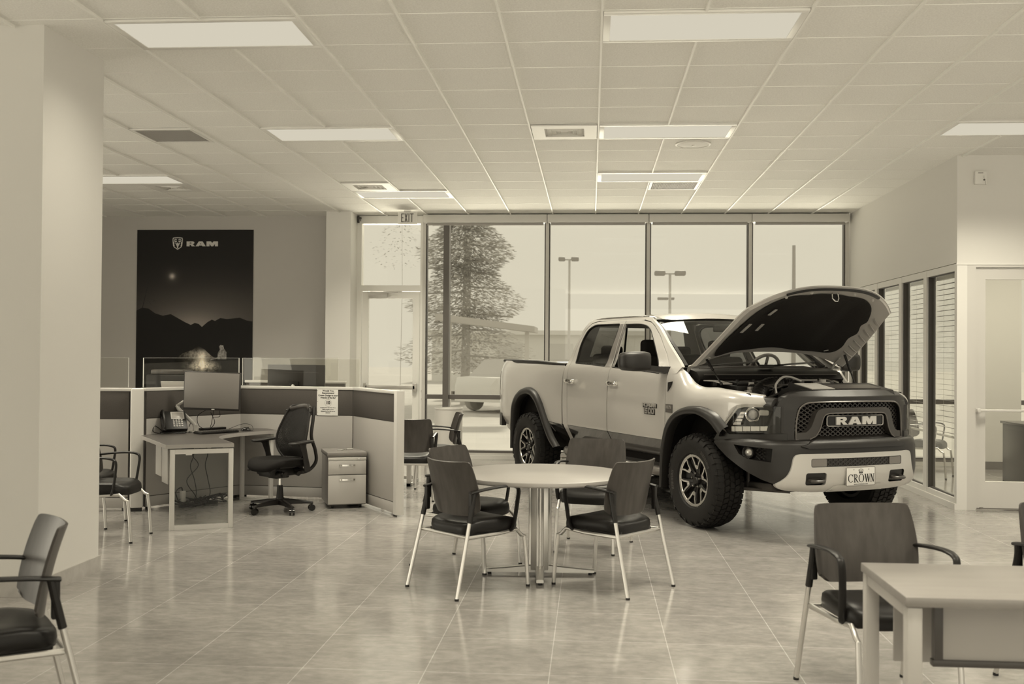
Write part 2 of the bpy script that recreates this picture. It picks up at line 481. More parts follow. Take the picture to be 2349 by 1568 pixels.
# right-hand office: soffit, storefront glazing with blinds behind, door front
struct(B().bb(XR, XR + .14, YC, YW, 2.475, H + .02), 'wall_right', M_wallr)
struct(B().bb(XR + .14, 9, YC, YC + .14, 2.475, H + .02), 'wall_front', M_wallr)
struct(B().bb(XR - .006, 9, YC - .006, YC, 2.455, 2.475), 'trim_3', M_white)
ms = (10.88, 11.90, 12.83, 13.90, 14.75, YW - .1)
for i in range(5):
    y0, y1 = ms[i], ms[i + 1]
    b = B()
    b.bb(XR, XR + .1, y0, y0 + (.07 if i == 0 else .0), .0, 2.47) if i == 0 else None
    b.bb(XR, XR + .1, y1 - .055, y1 + .055, 0, 2.47); ya0 = y0 + (.07 if i == 0 else .055); yb0 = y1 - .055
    b.bb(XR + .003, XR + .097, ya0, yb0, 0, .11); b.bb(XR + .003, XR + .097, ya0, yb0, 2.40, 2.47)
    b.bb(XR - .02, XR, y0, y1, 0, .06)
    w = struct(b, 'window_%d' % (i + 5), M_white)
    g = B(); ya = y0 + (.07 if i == 0 else .055); yb = y1 - .055
    g.bb(XR + .02, XR + .09, yb - .022, yb - .002, .11, 2.40); g.bb(XR + .03, XR + .06, ya, ya + .008, .11, 2.40); g.bb(XR + .03, XR + .06, ya, yb, .11, .125); g.bb(XR + .03, XR + .06, ya, yb, 2.39, 2.40)
    struct(g, 'gasket', M_gask, parent=w)
    struct(B().bb(XR + .045, XR + .051, ya, yb, .11, 2.40), 'pane', M_win, parent=w)
# office door on the front
b = B()
b.bb(XR + .1, 3.845, YC, YC + .1, 0, 2.455); b.bb(3.845, 4.87, YC, YC + .1, 2.43, 2.455)
M_odoor = mat('office door paint', .60, .5)
door2 = struct(b, 'door_2', M_odoor)
b = B()
b.bb(3.852, 3.945, YC + .02, YC + .07, .01, 2.42); b.bb(4.75, 4.86, YC + .02, YC + .07, .01, 2.42); b.bb(3.945, 4.75, YC + .02, YC + .07, 2.31, 2.42); b.bb(3.945, 4.75, YC + .02, YC + .07, .01, .285)
l2 = struct(b, 'door_leaf', M_odoor, parent=door2)
struct(B().bb(3.945, 4.75, YC + .04, YC + .046, .285, 2.31), 'door_pane', M_win, parent=l2)
b = B(); b.bb(3.85, 4.86, YC - .05, YC - .02, .985, 1.012, .006); b.bb(3.845, 3.875, YC - .055, YC + .02, .975, 1.02, .006)
struct(b, 'push_bar', M_alum, parent=l2, smooth=True)
b = B(); b.bb(3.89, 3.92, YC - .0, YC + .0195, .012, .03); b.bb(3.86, 4.85, YC + .014, YC + .02, .012, .022)
struct(b, 'door_sweep', mat('grey rubber', .2, .6), parent=l2)
struct(B().bb(4.87, 9, YC, YC + .1, 0, 2.455), 'wall_front_side', M_white)
struct(B().bb(9, 9.2, YC, YW + .2, 0, H), 'wall_office', M_wallr)
struct(B().bb(5.30, 5.87, 14.9, YW, 0, H), 'pillar_in_office', M_wallr)
struct(B().bb(5.29, 5.882, 14.888, 14.9, 0, .105), 'baseboard_office', mat('dark base', .2, .4))
OX = (3.76, 5.3, 5.87, 7.2, 8.9)
for i in (0, 2, 3):
    x0, x1 = OX[i], OX[i + 1]
    b = B(); b.bb(x0, x1, YW - .07, YW + .06, .866, .93); b.bb(x0, x1, YW - .07, YW + .06, .055, .11)
    w = struct(b, 'window_%d' % (10 + i), M_dframe)
    f = B(); f.bb(x1 - .024, x1 + .024, YW - .07, YW + .06, .055, H); f.bb(x0, x1, YW - .05, YW + .06, 3.40, H)
    struct(f, 'frame', M_alum, parent=w)
    struct(B().bb(x0, x1, YW + .004, YW + .01, .09, 3.44), 'pane', M_win, parent=w)
# venetian blinds hanging inside the storefront glass
bl_lab = ('nearest the office door corner', 'second from the office door corner', 'third from the office door corner', 'fourth from the office door corner, behind the truck', 'in the far pane beside the showroom window')
M_slat = mat('blind slat', .16, .5)
for i in range(5):
    y0, y1 = ms[i] + .06, ms[i + 1] - .06
    t = thing('venetian_blind', 'open slatted blind behind the office glass, ' + bl_lab[i], 'blind', (XR + .125, (y0 + y1) / 2, 2.40), 0, 'blinds behind the office glazing')
    L2 = (y1 - y0) / 2
    B().bb(-.022, .022, -L2, L2, -.04, 0, .003).obj('headrail', M_white, t)
    sl = B()
    for k in range(29):
        z = -.09 - k * .0565
        sl.box((0, 0, z), (.034, 2 * L2 - .01, .002), rot=Matrix.Rotation(.03, 4, 'Y'))
    sl.obj('slats', M_slat, t, smooth=False)
    B().bb(-.014, .014, -L2, L2, -1.72, -1.70, .003).obj('bottom_rail', M_white, t)
    for s in (-.6, .6):
        B().tube([(0, L2 * s, -.02), (0, L2 * s, -1.7)], .0012, 5).obj('ladder_cord', M_white, t)
# ---------------------------------------------------------------- ceiling fixtures
M_diff = emis('light diffuser', .66)
M_frame = mat('fixture frame', .78, .45)
M_dark = mat('dark duct', .05, .7)
def grid(i, r): return GX + i * GS, GY + r * GS
def ceiling_light(i, r, lab, on=True):
    x, y = grid(i + 1, r + .5)
    t = thing('ceiling_light', lab, 'ceiling light', (x, y, H), 0, 'recessed light panels in the ceiling')
    f = B()
    for a in (-1, 1):
        f.bb(-.6, .6, a * .275 - .022, a * .275 + .022, -.006, .010, .002); f.bb(a * .58 - .022, a * .58 + .022, -.253, .253, -.006, .010, .002)
    f.obj('frame', M_frame, t)
    B().bb(-.562, .562, -.256, .256, -.001, .006).obj('diffuser', M_diff, t, smooth=False)
    if on: area('lamp', (x, y, H - .012), (0, 0, 0), 1.1, .5, LAMP * (.3 if (i, r) == (-5, -1) else 1), 128)
LAMP = 46
for i, r, lab in ((0, -1, 'large bright light panel at the top of the picture, right of centre'), (-5, -1, 'large bright light panel near the square pillar'),
                  (0, 4, 'light panel beside the square air diffuser over the truck'), (-5, 4, 'light panel in the middle row, left of the air diffuser'),
                  (5, 4, 'light panel above the corner of the office soffit'), (0, 8, 'light panel touching the small return grille near the windows'),
                  (-10, 8, 'light panel beside the pillar over the cubicle'), (-5, 10, 'faint light panel near the exit sign')):
    ceiling_light(i, r, lab)
for i, r in ((0, -6), (5, -6), (5, -1), (-10, 4)):       # lamps out of the frame
    x, y = grid(i + 1, r + .5); area('lamp', (x, y, H - .012), (0, 0, 0), 1.1, .5, LAMP, 128)
area('lamp', (5.5, 13.2, H - .05), (0, 0, 0), 2.4, 1.2, 60, 150)  # unseen lamp added to brighten the dark office
def diffuser_vent(i, r, lab):
    x, y = grid(i + .5, r + .5)
    t = thing('air_diffuser', lab, 'air vent', (x, y, H), 0, 'square louvred air diffusers')
    f = B()
    o = .292
    for a in (-1, 1):
        f.bb(-o, o, a * .235 - .057, a * .235 + .057, -.005, .008); f.bb(a * .235 - .057, a * .235 + .057, -.178, .178, -.005, .008)
    f.obj('face_plate', M_white, t, smooth=False)
    B().bb(-.18, .18, -.18, .18, .05, .055).obj('duct', M_dark, t, smooth=False)
    lv = B()
    for k in range(4):
        a, c = .172 - .042 * k, .142 - .042 * k
        c = a - .016
        for q in range(4):
            m = Matrix.Rotation(R(90 * q), 4, 'Z')
            lv.add([m @ Vector(p) for p in ((-a, -a, .03), (a, -a, .03), (c, -c, -.006), (-c, -c, -.006), (-a, -a, .034), (a, -a, .034), (c, -c, -.002), (-c, -c, -.002))],
                   [(0, 1, 2, 3), (7, 6, 5, 4), (0, 4, 5, 1), (2, 6, 7, 3)])
    lv.obj('louvres', M_white, t, smooth=False)
diffuser_vent(-1, 4, 'square louvred air diffuser over the round table, left of the light panel')
diffuser_vent(-9, 9, 'louvred air diffuser beside the light panel over the cubicle')
diffuser_vent(-5, 9, 'pale louvred air diffuser near the exit sign')
def return_grille(i, r, lab):
    x, y = grid(i + .5, r + .5)
    t = thing('return_grille', lab, 'air grille', (x, y, H), 0, 'egg-crate return air grilles')
    f = B(); o = .292
    for a in (-1, 1):
        f.bb(-o, o, a * .277 - .016, a * .277 + .016, -.006, .008); f.bb(a * .277 - .016, a * .277 + .016, -.261, .261, -.006, .008)
    f.obj('frame', M_white, t, smooth=False)
    g = B()
    for k in range(-14, 15):
        g.bb(k * .0185 - .001, k * .0185 + .001, -.262, .262, -.001, .012); g.bb(-.262, .262, k * .0185 - .001, k * .0185 + .001, -.001, .012)
    g.obj('egg_crate', mat('grille grey', .45, .5), t, smooth=False)
    B().bb(-.262, .262, -.262, .262, .010, .0115).obj('plenum', mat('plenum', .10, .8), t, smooth=False)
return_grille(-7, 4, 'dark egg-crate return grille in the ceiling near the square pillar')
return_grille(1, 9, 'dark egg-crate return grille in the ceiling near the windows')
sx, sy = .965, 10.19
t = thing('ceiling_speaker', 'round white ceiling speaker over the truck', 'speaker', (sx, sy, H + .012))
B().lathe([(.168, -.001), (.17, -.012), (.155, -.016), (.15, -.012)], n=40).obj('bezel', M_white, t)
B().lathe([(.0001, -.017), (.08, -.016), (.151, -.011)], n=40).obj('grille', mat('speaker mesh', .62, .7), t)
B().lathe([(.0001, -.024), (.012, -.022), (.014, -.016)], n=16).obj('screw_cap', M_alum, t)

# ---------------------------------------------------------------- signs on the walls
M_ink = mat('black print', .012, .6)
t = thing('exit_sign', 'white exit sign hanging from the ceiling by the door', 'sign', (-2.60, 14.75, H), 0)
B().bb(-.135, .135, -.02, .02, -.192, -.012, .004).obj('panel', mat('sign face', .78, .4), t)
B().bb(-.05, .05, -.03, .03, -.014, 0, .003).obj('canopy', M_white, t)
ex = B(); yy = -.022
hh, z0 = .125, -.165
def bar(x0, x1, za, zb): ex.bb(x0, x1, yy, yy + .003, z0 + za * hh, z0 + zb * hh)
def slant(xa, za, xb, zb, w):
    ex.add([(xa - w, yy, z0 + za * hh), (xa + w, yy, z0 + za * hh), (xb + w, yy, z0 + zb * hh), (xb - w, yy, z0 + zb * hh)], [(0, 1, 2, 3)])
bar(-.088, -.076, 0, 1); bar(-.076, -.050, .89, 1); bar(-.076, -.056, .45, .56); bar(-.076, -.050, 0, .11)
slant(-.035, 0, -.001, 1, .0065); slant(-.001, 0, -.035, 1, .0065)
bar(.016, .028, 0, 1); bar(.040, .088, .89, 1); bar(.058, .070, 0, .9)
ex.obj('lettering', mat('exit letters', .12, .5), t, smooth=False)

t = thing('alarm_keypad', 'small white alarm box high on the office wall', 'alarm box', (3.879, YC, 3.325), 0)
B().bb(-.058, .058, -.04, 0, -.066, .066, .008).obj('case', M_white, t)
B().lathe([(.0001, -.044), (.009, -.044), (.010, -.040)], (.03, 0, -.022), 'Y', 16).obj('lock', M_gask, t)
k = B(); k.bb(-.03, .02, -.0415, -.039, .042, .050); k.bb(.024, .03, -.0415, -.039, .0, .006); k.bb(.024, .03, -.0415, -.039, .012, .018); k.tube([(.03, -.046, -.022), (.04, -.05, -.04), (.045, -.045, -.075)], .0015, 6)
k.obj('lights', mat('grey print', .2, .5), t)
t = thing('wall_bracket', 'small dark bracket at the top corner of the exit door frame', 'bracket', (-3.42, YW - .06, 3.49), 0)
w = B(); w.bb(-.012, .012, -.05, 0, -.05, .05, .004); w.bb(-.012, .05, -.06, -.04, .0, .03, .004); w.tube([(.0, -.05, .04), (.03, -.06, .03), (.04, -.05, -.03)], .006, 6)
w.obj('arm', M_gask, t)
# thermostat and switches beside the exit door frame (small dots on the white jamb)
for z, l in ((.98, 'tiny door contact on the white jamb, the upper of two'), (.86, 'tiny door contact on the white jamb, the lower of two')):
    tag(B().bb(-2.475, -2.455, YW - .072, YW - .06, z - .012, z + .012, .003).obj('door_contact', M_alum), l, 'door contact', 'door contacts on the jamb')

# ---------------------------------------------------------------- the poster
def poster():
    x0, x1, zt, zb = -6.80, -5.02, 3.35, .9
    t = thing('poster', 'large dark night-camp poster with ram-head shield on the taupe wall', 'poster', ((x0 + x1) / 2, YW - .012, zb))
    w, h = x1 - x0, zt - zb
    m = bpy.data.materials.new('poster print'); m.use_nodes = True
    nt = m.node_tree; N = nt.nodes; L = nt.links; bs = N['Principled BSDF']; bs.inputs['Roughness'].default_value = .6; bs.inputs['Specular IOR Level'].default_value = .25
    tc = N.new('ShaderNodeTexCoord'); sep = N.new('ShaderNodeSeparateXYZ'); L.new(tc.outputs['Object'], sep.inputs[0])
    def math_(op, a, b=None):
        q = N.new('ShaderNodeMath'); q.operation = op
        for i, v in enumerate((a, b)):
            if v is None: continue
            if isinstance(v, (int, float)): q.inputs[i].default_value = v
            else: L.new(v, q.inputs[i])
        return q.outputs[0]
    def blob(cx, cz, rx, rz, amp, pw=1.0):
        dx = math_('MULTIPLY', math_('SUBTRACT', sep.outputs[0], cx), 1 / rx); dz = math_('MULTIPLY', math_('SUBTRACT', sep.outputs[2], cz), 1 / rz)
        d = math_('ADD', math_('MULTIPLY', dx, dx), math_('MULTIPLY', dz, dz))
        return math_('MULTIPLY', math_('POWER', 2.718, math_('MULTIPLY', d, -1.0)), amp)
    v = math_('ADD', blob(.10, 1.02, 1.1, .50, .13), .013)
    v = math_('ADD', v, blob(-.02, .98, .40, .20, .20))
    v = math_('ADD', v, blob(-.345, 1.755, .035, .035, .55))
    v = math_('ADD', v, blob(-.345, 1.755, .09, .09, .05))
    cmb = N.new('ShaderNodeCombineColor'); L.new(v, cmb.inputs[0]); L.new(math_('MULTIPLY', v, .90), cmb.inputs[1]); L.new(math_('MULTIPLY', v, .83), cmb.inputs[2])
    L.new(cmb.outputs[0], bs.inputs['Base Color'])
    B().bb(-w / 2, w / 2, 0, .012, 0, h).obj('print', m, t, smooth=False)
    ridge = [(-.89, 1.24), (-.80, 1.285), (-.70, 1.27), (-.60, 1.20), (-.48, 1.165), (-.36, 1.19), (-.25, 1.13), (-.14, 1.07), (-.05, 1.03), (.01, 1.06), (.07, 1.045), (.12, 1.0), (.20, 1.07), (.27, 1.11), (.32, 1.09), (.40, 1.135), (.50, 1.12), (.60, 1.13), (.70, 1.14), (.80, 1.10), (.89, 1.085)]
    P = [(-.89, .0)] + ridge[::1] + [(.89, .0)]
    rot = Matrix(((1, 0, 0, 0), (0, 0, 1, 0), (0, 1, 0, 0), (0, 0, 0, 1)))
    B().prism(P, -.002, 0, rot).obj('mountains', mat('poster black', .009, .6, spec=.25), t, smooth=False)
    tr = B()
    def seg(a, c, r): tr.add([(a[0] - r, -.001, a[1]), (a[0] + r, -.001, a[1]), (c[0] + r * .5, -.001, c[1]), (c[0] - r * .5, -.001, c[1])], [(0, 1, 2, 3)])
    seg((-.80, 1.27), (-.66, 1.86), .006)
    rnd = random.Random(3)
    for k in range(22):
        q = .15 + .85 * k / 22; bx, bz = -.80 + .14 * q, 1.27 + .59 * q
        ln = (1.05 - q) * .24 * rnd.uniform(.6, 1.1); s = 1 if k % 2 else -1
        ex_, ez_ = max(bx + s * ln, -.885), bz - ln * .25 * rnd.uniform(.2, 1.3); seg((bx, bz), (ex_, ez_), .0035)
        for j in (.4, .7):
            mx, mz = bx + (ex_ - bx) * j, bz + (ez_ - bz) * j; seg((mx, mz), (max(mx + s * .04, -.885), mz + rnd.uniform(-.05, .04)), .002)
    tr.obj('bare_tree', mat('poster tree', .006, .6), t, smooth=False)
    # camp fire glow and the crouching figure
    fm = bpy.data.materials.new('poster fire'); fm.use_nodes = True
    nt = fm.node_tree; N = nt.nodes; L = nt.links; bs = N['Principled BSDF']; bs.inputs['Roughness'].default_value = .7; bs.inputs['Specular IOR Level'].default_value = .2
    tc = N.new('ShaderNodeTexCoord'); sep = N.new('ShaderNodeSeparateXYZ'); L.new(tc.outputs['Object'], sep.inputs[0])
    nz = N.new('ShaderNodeTexNoise'); nz.inputs['Scale'].default_value = 9; nz.inputs['Detail'].default_value = 8; nz.inputs['Roughness'].default_value = .75; L.new(tc.outputs['Object'], nz.inputs[0])
    nn = math_('MULTIPLY', math_('SUBTRACT', nz.outputs[0], .38), 3.2)
    a = math_('MULTIPLY', blob(.09, .585, .21, .06, .9), nn)
    a = math_('ADD', a, blob(.12, .50, .07, .10, 1.1)); a = math_('ADD', a, math_('MULTIPLY', blob(.14, .42, .16, .06, 2.6), nn))
    a = math_('MAXIMUM', math_('ADD', a, .008), .008)
    cmb = N.new('ShaderNodeCombineColor'); L.new(a, cmb.inputs[0]); L.new(math_('MULTIPLY', a, .92), cmb.inputs[1]); L.new(math_('MULTIPLY', a, .80), cmb.inputs[2]); L.new(cmb.outputs[0], bs.inputs['Base Color'])
    B().prism([(-.30, .50), (-.18, .60), (-.02, .66), (.06, .72), (.16, .67), (.27, .57), (.40, .50), (.44, .36), (.30, .24), (-.05, .22), (-.2, .33)], -.003, -.002, rot).obj('camp_fire', fm, t, smooth=False)
    fg = B(); fg.prism([(.36, .52), (.37, .62), (.40, .66), (.385, .71), (.41, .735), (.45, .725), (.46, .68), (.50, .63), (.50, .52)], -.004, -.003, rot)
    fg.prism([(.24, .52), (.37, .545), (.37, .53), (.26, .505)], -.004, -.003, rot)
    fg.obj('crouching_person', mat('poster figure', .30, .7, noise=(30, .05, .5)), t, smooth=False)
    # shield with the ram head
    lg = B(); cx, cz, s = -.265, 2.247, .078
    ring = [(-.93, 1.1), (-.5, 1.16), (0, 1.18), (.5, 1.16), (.93, 1.1), (1.0, .8), (.98, .2), (.9, -.45), (.7, -.78), (.35, -1.0), (0, -1.22), (-.35, -1.0), (-.7, -.78), (-.9, -.45), (-.98, .2), (-1.0, .8)]
    vs = []; n = len(ring)
    for k in (1.0, .86): vs += [(cx + x * s * k, -.003, cz + z * s * k) for x, z in ring]
    lg.add(vs, [(i, (i + 1) % n, n + (i + 1) % n, n + i) for i in range(n)])
    def P2(pts):
        for sg in (1, -1): lg.prism([(cx + x * s * sg, cz + z * s) for x, z in pts], -.0035, -.002, rot)
    P2([(.0, -.95), (.1, -.9), (.13, -.6), (.30, -.25), (.42, .0), (.55, .12), (.3, .1), (.14, -.08), (.06, .15), (0, .2)])
    P2([(.14, .30), (.34, .20), (.62, .38), (.66, .5), (.4, .52), (.2, .46)])
    horn = [(.12, .62), (.2, .78), (.36, .86), (.54, .82), (.68, .68), (.76, .45), (.72, .42), (.60, .62), (.46, .72), (.32, .72), (.2, .6)]
    P2(horn)
    P2([(.80, .38), (.86, .1), (.84, -.2), (.74, -.48), (.62, -.62), (.56, -.5), (.68, -.2), (.64, .05), (.70, .3)])
    lg.obj('shield_logo', mat('poster white', .62, .6), t, smooth=False)
    lt = B(); ram_letters(lt, Matrix.Translation((.113, -.0035, 2.24)) @ Matrix.Rotation(R(90), 4, "X"), .074, .001)
    lt.obj('lettering', mat('poster white', .62), t, smooth=False)
poster()

# ---------------------------------------------------------------- outdoors
struct(B().bb(-60, 60, YW + .3, 120, -.2, -.06), 'ground', mat('pale concrete', .58, .8, noise=(1.2, .55, .62)))
def leafy_tree(name, lab, loc, hgt, rad, n, cone, ls=1.0, q0=.12):
    t = thing(name, lab, 'tree', loc)
    tk = B(); tk.tube([(0, 0, -.1), (.05, 0, hgt * .5), (0, .05, hgt * .97)], .16 if n > 1000 else .010, 8, scales=[1, .7, .15])
    rnd = random.Random(5); fo = B()
    for k in range(46 if n > 1000 else 0):
        z = hgt * (.16 + .8 * k / 46); rr = rad * (1 - .9 * (k / 46) ** cone); a = k * 2.4
        p1 = (math.cos(a) * rr * .9, math.sin(a) * rr * .9, z - .1)
        tk.tube([(0, 0, z), p1], .03, 5)
    for k in range(n):
        q = rnd.random() ** .8; z = hgt * (q0 + (1 - q0) * q); rr = rad * max(.05, 1 - q ** cone) * math.sqrt(rnd.random()) * (1 + .25 * math.sin(z * 4)); a = rnd.uniform(0, 6.28)
        c = Vector((math.cos(a) * rr, math.sin(a) * rr, z - .18 * rr))
        d = Vector((math.cos(a), math.sin(a), rnd.uniform(-.5, .2))) * rnd.uniform(.07, .2) * ls; s = Vector((-math.sin(a), math.cos(a), rnd.uniform(-.4, .4))) * rnd.uniform(.03, .07) * ls
        fo.add([c - d, c + s, c + d, c - s], [(0, 1, 2, 3)])
    tk.obj('trunk', mat('bark', .62, .9), t); fo.obj('foliage', mat('tree foliage', .62, 1.0, spec=0) if n > 1000 else mat('pale foliage', .6, 1.0, spec=0), t, smooth=False)
leafy_tree('conifer_tree', 'tall conifer outside the window next to the exit door', (-3.95, 33, -.06), 9.6, 1.85, 34000, 1.5, .6)
leafy_tree('young_tree', 'thin young tree outside the exit door transom', (-6.2, 34, -.06), 7.6, .9, 600, 3.0, .40, .58)
def pole(name, lab, x, y, h, heads):
    t = thing(name, lab, 'light pole', (x, y, -.06), 0, 'light poles on the lot outside')
    B().cyl((0, 0, 0), (0, 0, h), .07, .05, 10).obj('pole', mat('pole grey', .58, .6), t)
    for dx, w in heads:
        B().bb(dx - w / 2, dx + w / 2, -.2, .2, h - .06, h + .12, .05).obj('lamp_head', mat('lamp head grey', .36, .6), t)
    B().bb(min(d for d, _ in heads), max(d for d, _ in heads), -.03, .03, h - .02, h + .03).obj('crossarm', mat('pole grey', .58), t)
pole('light_pole', 'lot light pole with two heads seen through the second window bay', -1.0, 48, 5.9, ((-.35, .3), (.25, .35)))
pole('light_pole', 'lot light pole with two wide heads seen through the third window bay', 2.95, 40, 4.65, ((-.38, .4), (.38, .4)))
pole('light_pole', 'distant short light pole below the wide lamp heads', 5.2, 70, 5.3, ((-.5, .7), (.1, .3)))
t = thing('utility_pole', 'wooden utility pole seen through the last window bay', 'utility pole', (11.3, 60, -.06))
B().cyl((0, 0, 0), (0, 0, 7.8), .13, .09, 10).obj('pole', mat('pole wood', .45, .8), t)
B().bb(-.45, -.12, -.15, .15, 3.9, 4.7, .06).obj('transformer', mat('transformer', .42, .6), t)
bd = thing('distant_building', 'long low pale building across the lot, seen left of the truck cab', 'building', (-5.6, 60, -.06))
B().bb(-3.5, 9, 0, 6, 0, 2.7).obj('wall', mat('building wall', .84, .9, spec=.1), bd, smooth=False)
B().bb(-3.8, 9.3, -.4, 6.3, 2.7, 2.95).obj('roof_edge', mat('building roof', .80, .9, spec=.1), bd, smooth=False)
for k in range(4): B().bb(-2.6 + k * 2.9, -1.2 + k * 2.9, -.05, .05, 0.9, 2.2).obj('window', mat('building glass', .70, .7), bd, smooth=False)
bd = thing('entrance_canopy', 'sloping pale canopy roof outside, seen below the conifer', 'canopy', (-3.45, 26, -.06))
B().prism([(-.3, 2.40), (2.1, 2.12), (2.1, 2.26), (-.3, 2.56)], -.8, .8, Matrix.Rotation(R(90), 4, 'X')).obj('roof', mat('canopy roof', .55, .9, spec=.1), bd, smooth=False)
for dx, hh in ((0, 2.40), (1.9, 2.14)): B().bb(dx - .05, dx + .05, -.5, -.4, 0, hh).obj('post', mat('canopy post', .66, .7), bd, smooth=False)
def parked_car(lab, x, y, rz, v):
    t = thing('parked_car', lab, 'car', (x, y, -.06), rz, 'cars parked outside')
    sec = lambda k, zt: [(k[0], s * k[1], z) for s, z in ((-1, .3), (-1, zt * .75), (-.9, zt), (.9, zt), (1, zt * .75), (1, .3))]
    B().loft([sec(k, z) for k, z in (((-2.2, .70), .72), ((-2.05, .85), .95), ((-1, .88), 1.0), ((.8, .88), .98), ((1.8, .84), .88), ((2.2, .7), .66))]).obj('body', mat('car paint pale', .86, .5), t)
    B().loft([[(x0, -w, .95), (x0 + dx, -w * .82, 1.44), (x0 + dx, w * .82, 1.44), (x0, w, .95)] for x0, dx, w in ((-1.6, .5, .78), (.9, -.7, .78))]).obj('cabin', mat('car glass', .62, .4), t)
    for wx in (-1.35, 1.4):
        for wy in (-.78, .78):
            B().lathe([(.05, -.1), (.30, -.1), (.32, 0), (.30, .1), (.05, .1)], (wx, wy, .32), 'Y', 20).obj('wheel', mat('car tyre', .5, .9), t)
parked_car('pale car parked outside behind the truck bed', -1.8, 30.0, .9, .62)
parked_car('pale car parked far outside, seen left of the truck cab', -3.6, 38, 1.2, .5)
# ---------------------------------------------------------------- guest chairs
M_veneer = mat('dark wood veneer', .07, .36, noise=(4, .058, .084, (7, 7, .6)), spec=.24)
M_seat = mat('black vinyl', .008, .38, spec=.3, bump=(300, .05))
def chair_back(s, q):
    """s across -1..1, q up 0..1 : point on the bent back shell (front face)"""
    z = .490 + .350 * q
    w = .226 + .020 * math.sin(math.pi * min(1, q * .95) ** .8)
    y = -.168 - .028 * q - .055 * q * q + .062 * (abs(s) ** 2.6) - .012
    if q > .9: z += (-.003 * (1 - s * s) + .006 * s * s - .012 * abs(s) ** 26) * (q - .9) * 10
    if q < .12: z += (.006 * s * s + .030 * abs(s) ** 9) * (1 - q / .12)
    w -= .005 * max(0, abs(q - .5) - .42) / .08
    return Vector((s * w, y, z))
def guest_chair(lab, loc, rz, group):
    t = thing('guest_chair', lab, 'chair', loc, rz, group)
    # cushion: rounded outline, swept front edge
    def seat_pt(a, q):
        x0 = .235 * math.copysign(abs(math.cos(a)) ** .45, math.cos(a)); y0 = .235 * math.copysign(abs(math.sin(a)) ** .45, math.sin(a))
        return x0, y0
    rings = []; n = 44
    for zz, k in ((.385, .0), (.386, .90), (.398, .985), (.425, 1.0), (.448, .985), (.462, .92), (.468, .70), (.462, .35), (.458, .0)):
        ring = []
        for i in range(n):
            x, y = seat_pt(2 * math.pi * i / n, 0); x *= k; y *= k
            dip = -.028 * max(0, (y - .10) / .135) ** 2 + .010 * (abs(x) / .235) ** 2 * (1 if zz > .44 else 0) - .018 * max(0, (-y - .08) / .15)
            ring.append((x * (1 - .05 * (y < 0)), y + .015, zz + dip * (1.0 if zz > .39 else .8)))
        rings.append(ring)
    B().loft(rings, True, False).obj('seat', M_seat, t, angle=60)
    B().box((0, .01, .383), (.40, .40, .018), bev=.006).obj('seat_pan', M_black, t)
    B().shell(lambda u, v: chair_back(math.sin((u - .5) * math.pi * .97) / math.sin(.5 * math.pi * .97), v), 28, 20, .011).obj('backrest', M_veneer, t, angle=50)
    for s in (-1, 1):
        # rear leg: floor to arm joint, black sleeve on the upper end
        f, j = Vector((s * .262, -.325, 0)), Vector((s * .238, -.172, .645))
        lg = B(); lg.tube([f + Vector((0, 0, .008)), f.lerp(j, .5), f.lerp(j, .78)], .0125, 10)
        rl = lg.obj('leg', M_silver, t)
        B().cyl(f, f + Vector((0, 0, .014)), .0135, .0135, 10).obj('foot_cap', M_black, rl)
        B().tube([f.lerp(j, .72), f.lerp(j, .9), j + Vector((0, 0, .012))], .0165, 10).obj('sleeve', M_black, t)
        # front leg bending back under the seat
        ff = Vector((s * .226, .298, 0))
        path = [ff + Vector((0, 0, .008)), (s * .222, .285, .20), (s * .219, .268, .335)] + [(s * .218, .268 - .05 * math.sin(R(a)) - .02 * (a > 60), .335 + .05 * (1 - math.cos(R(a)))) for a in (30, 60, 90)] + [(s * .222, .05, .372), (s * .236, -.222, .372)]
        fl = B().tube(path, .0125, 10).obj('leg', M_silver, t)
        B().cyl(ff, ff + Vector((0, 0, .014)), .0135, .0135, 10).obj('foot_cap', M_black, fl)
        # arm: flat loop from rear joint forward, then down to the seat rail
        ap = catmull([(s * .238, -.205, .652), (s * .247, -.08, .668), (s * .255, .07, .678), (s * .258, .155, .668), (s * .257, .183, .640), (s * .250, .178, .56), (s * .243, .160, .44), (s * .236, .145, .395), (s * .20, .135, .385)], 5)
        prof = [(.021 * math.cos(2 * math.pi * k / 12), .0095 * math.sin(2 * math.pi * k / 12)) for k in range(12)]
        nrm = B(); P = ap; rg = []
        for i, p in enumerate(P):
            tt = (P[min(i + 1, len(P) - 1)] - P[max(i - 1, 0)]).normalized()
            side = Vector((1, 0, 0)); side = (side - tt * side.dot(tt)).normalized(); u = side.cross(tt)
            k = 1.0 if i < 14 else .82
            rg.append([p + side * (a * k) + u * c for a, c in prof])
        nrm.loft(rg); nrm.obj('armrest', M_black, t)
        B().box((s * .232, -.19, .575), (.03, .03, .15), bev=.006).obj('back_bracket', M_black, t)
    B().tube([(-.24, -.222, .372), (0, -.222, .372), (.24, -.222, .372)], .011, 8).obj('cross_rail', M_silver, t)
    return t
def face(fx, fy): return math.atan2(-fx, fy)
G1, G2, G3, G4 = 'guest chairs round the round table', 'guest chairs behind the cubicle panel', 'guest chairs in front of the cubicle desk', 'guest chairs at the near desk'
def GL(s): return 'dark veneer-backed armchair with silver legs, ' + s
proto = guest_chair(GL('front right of the round table'), (.136, 7.03, 0), face(-.80, .60), G1)
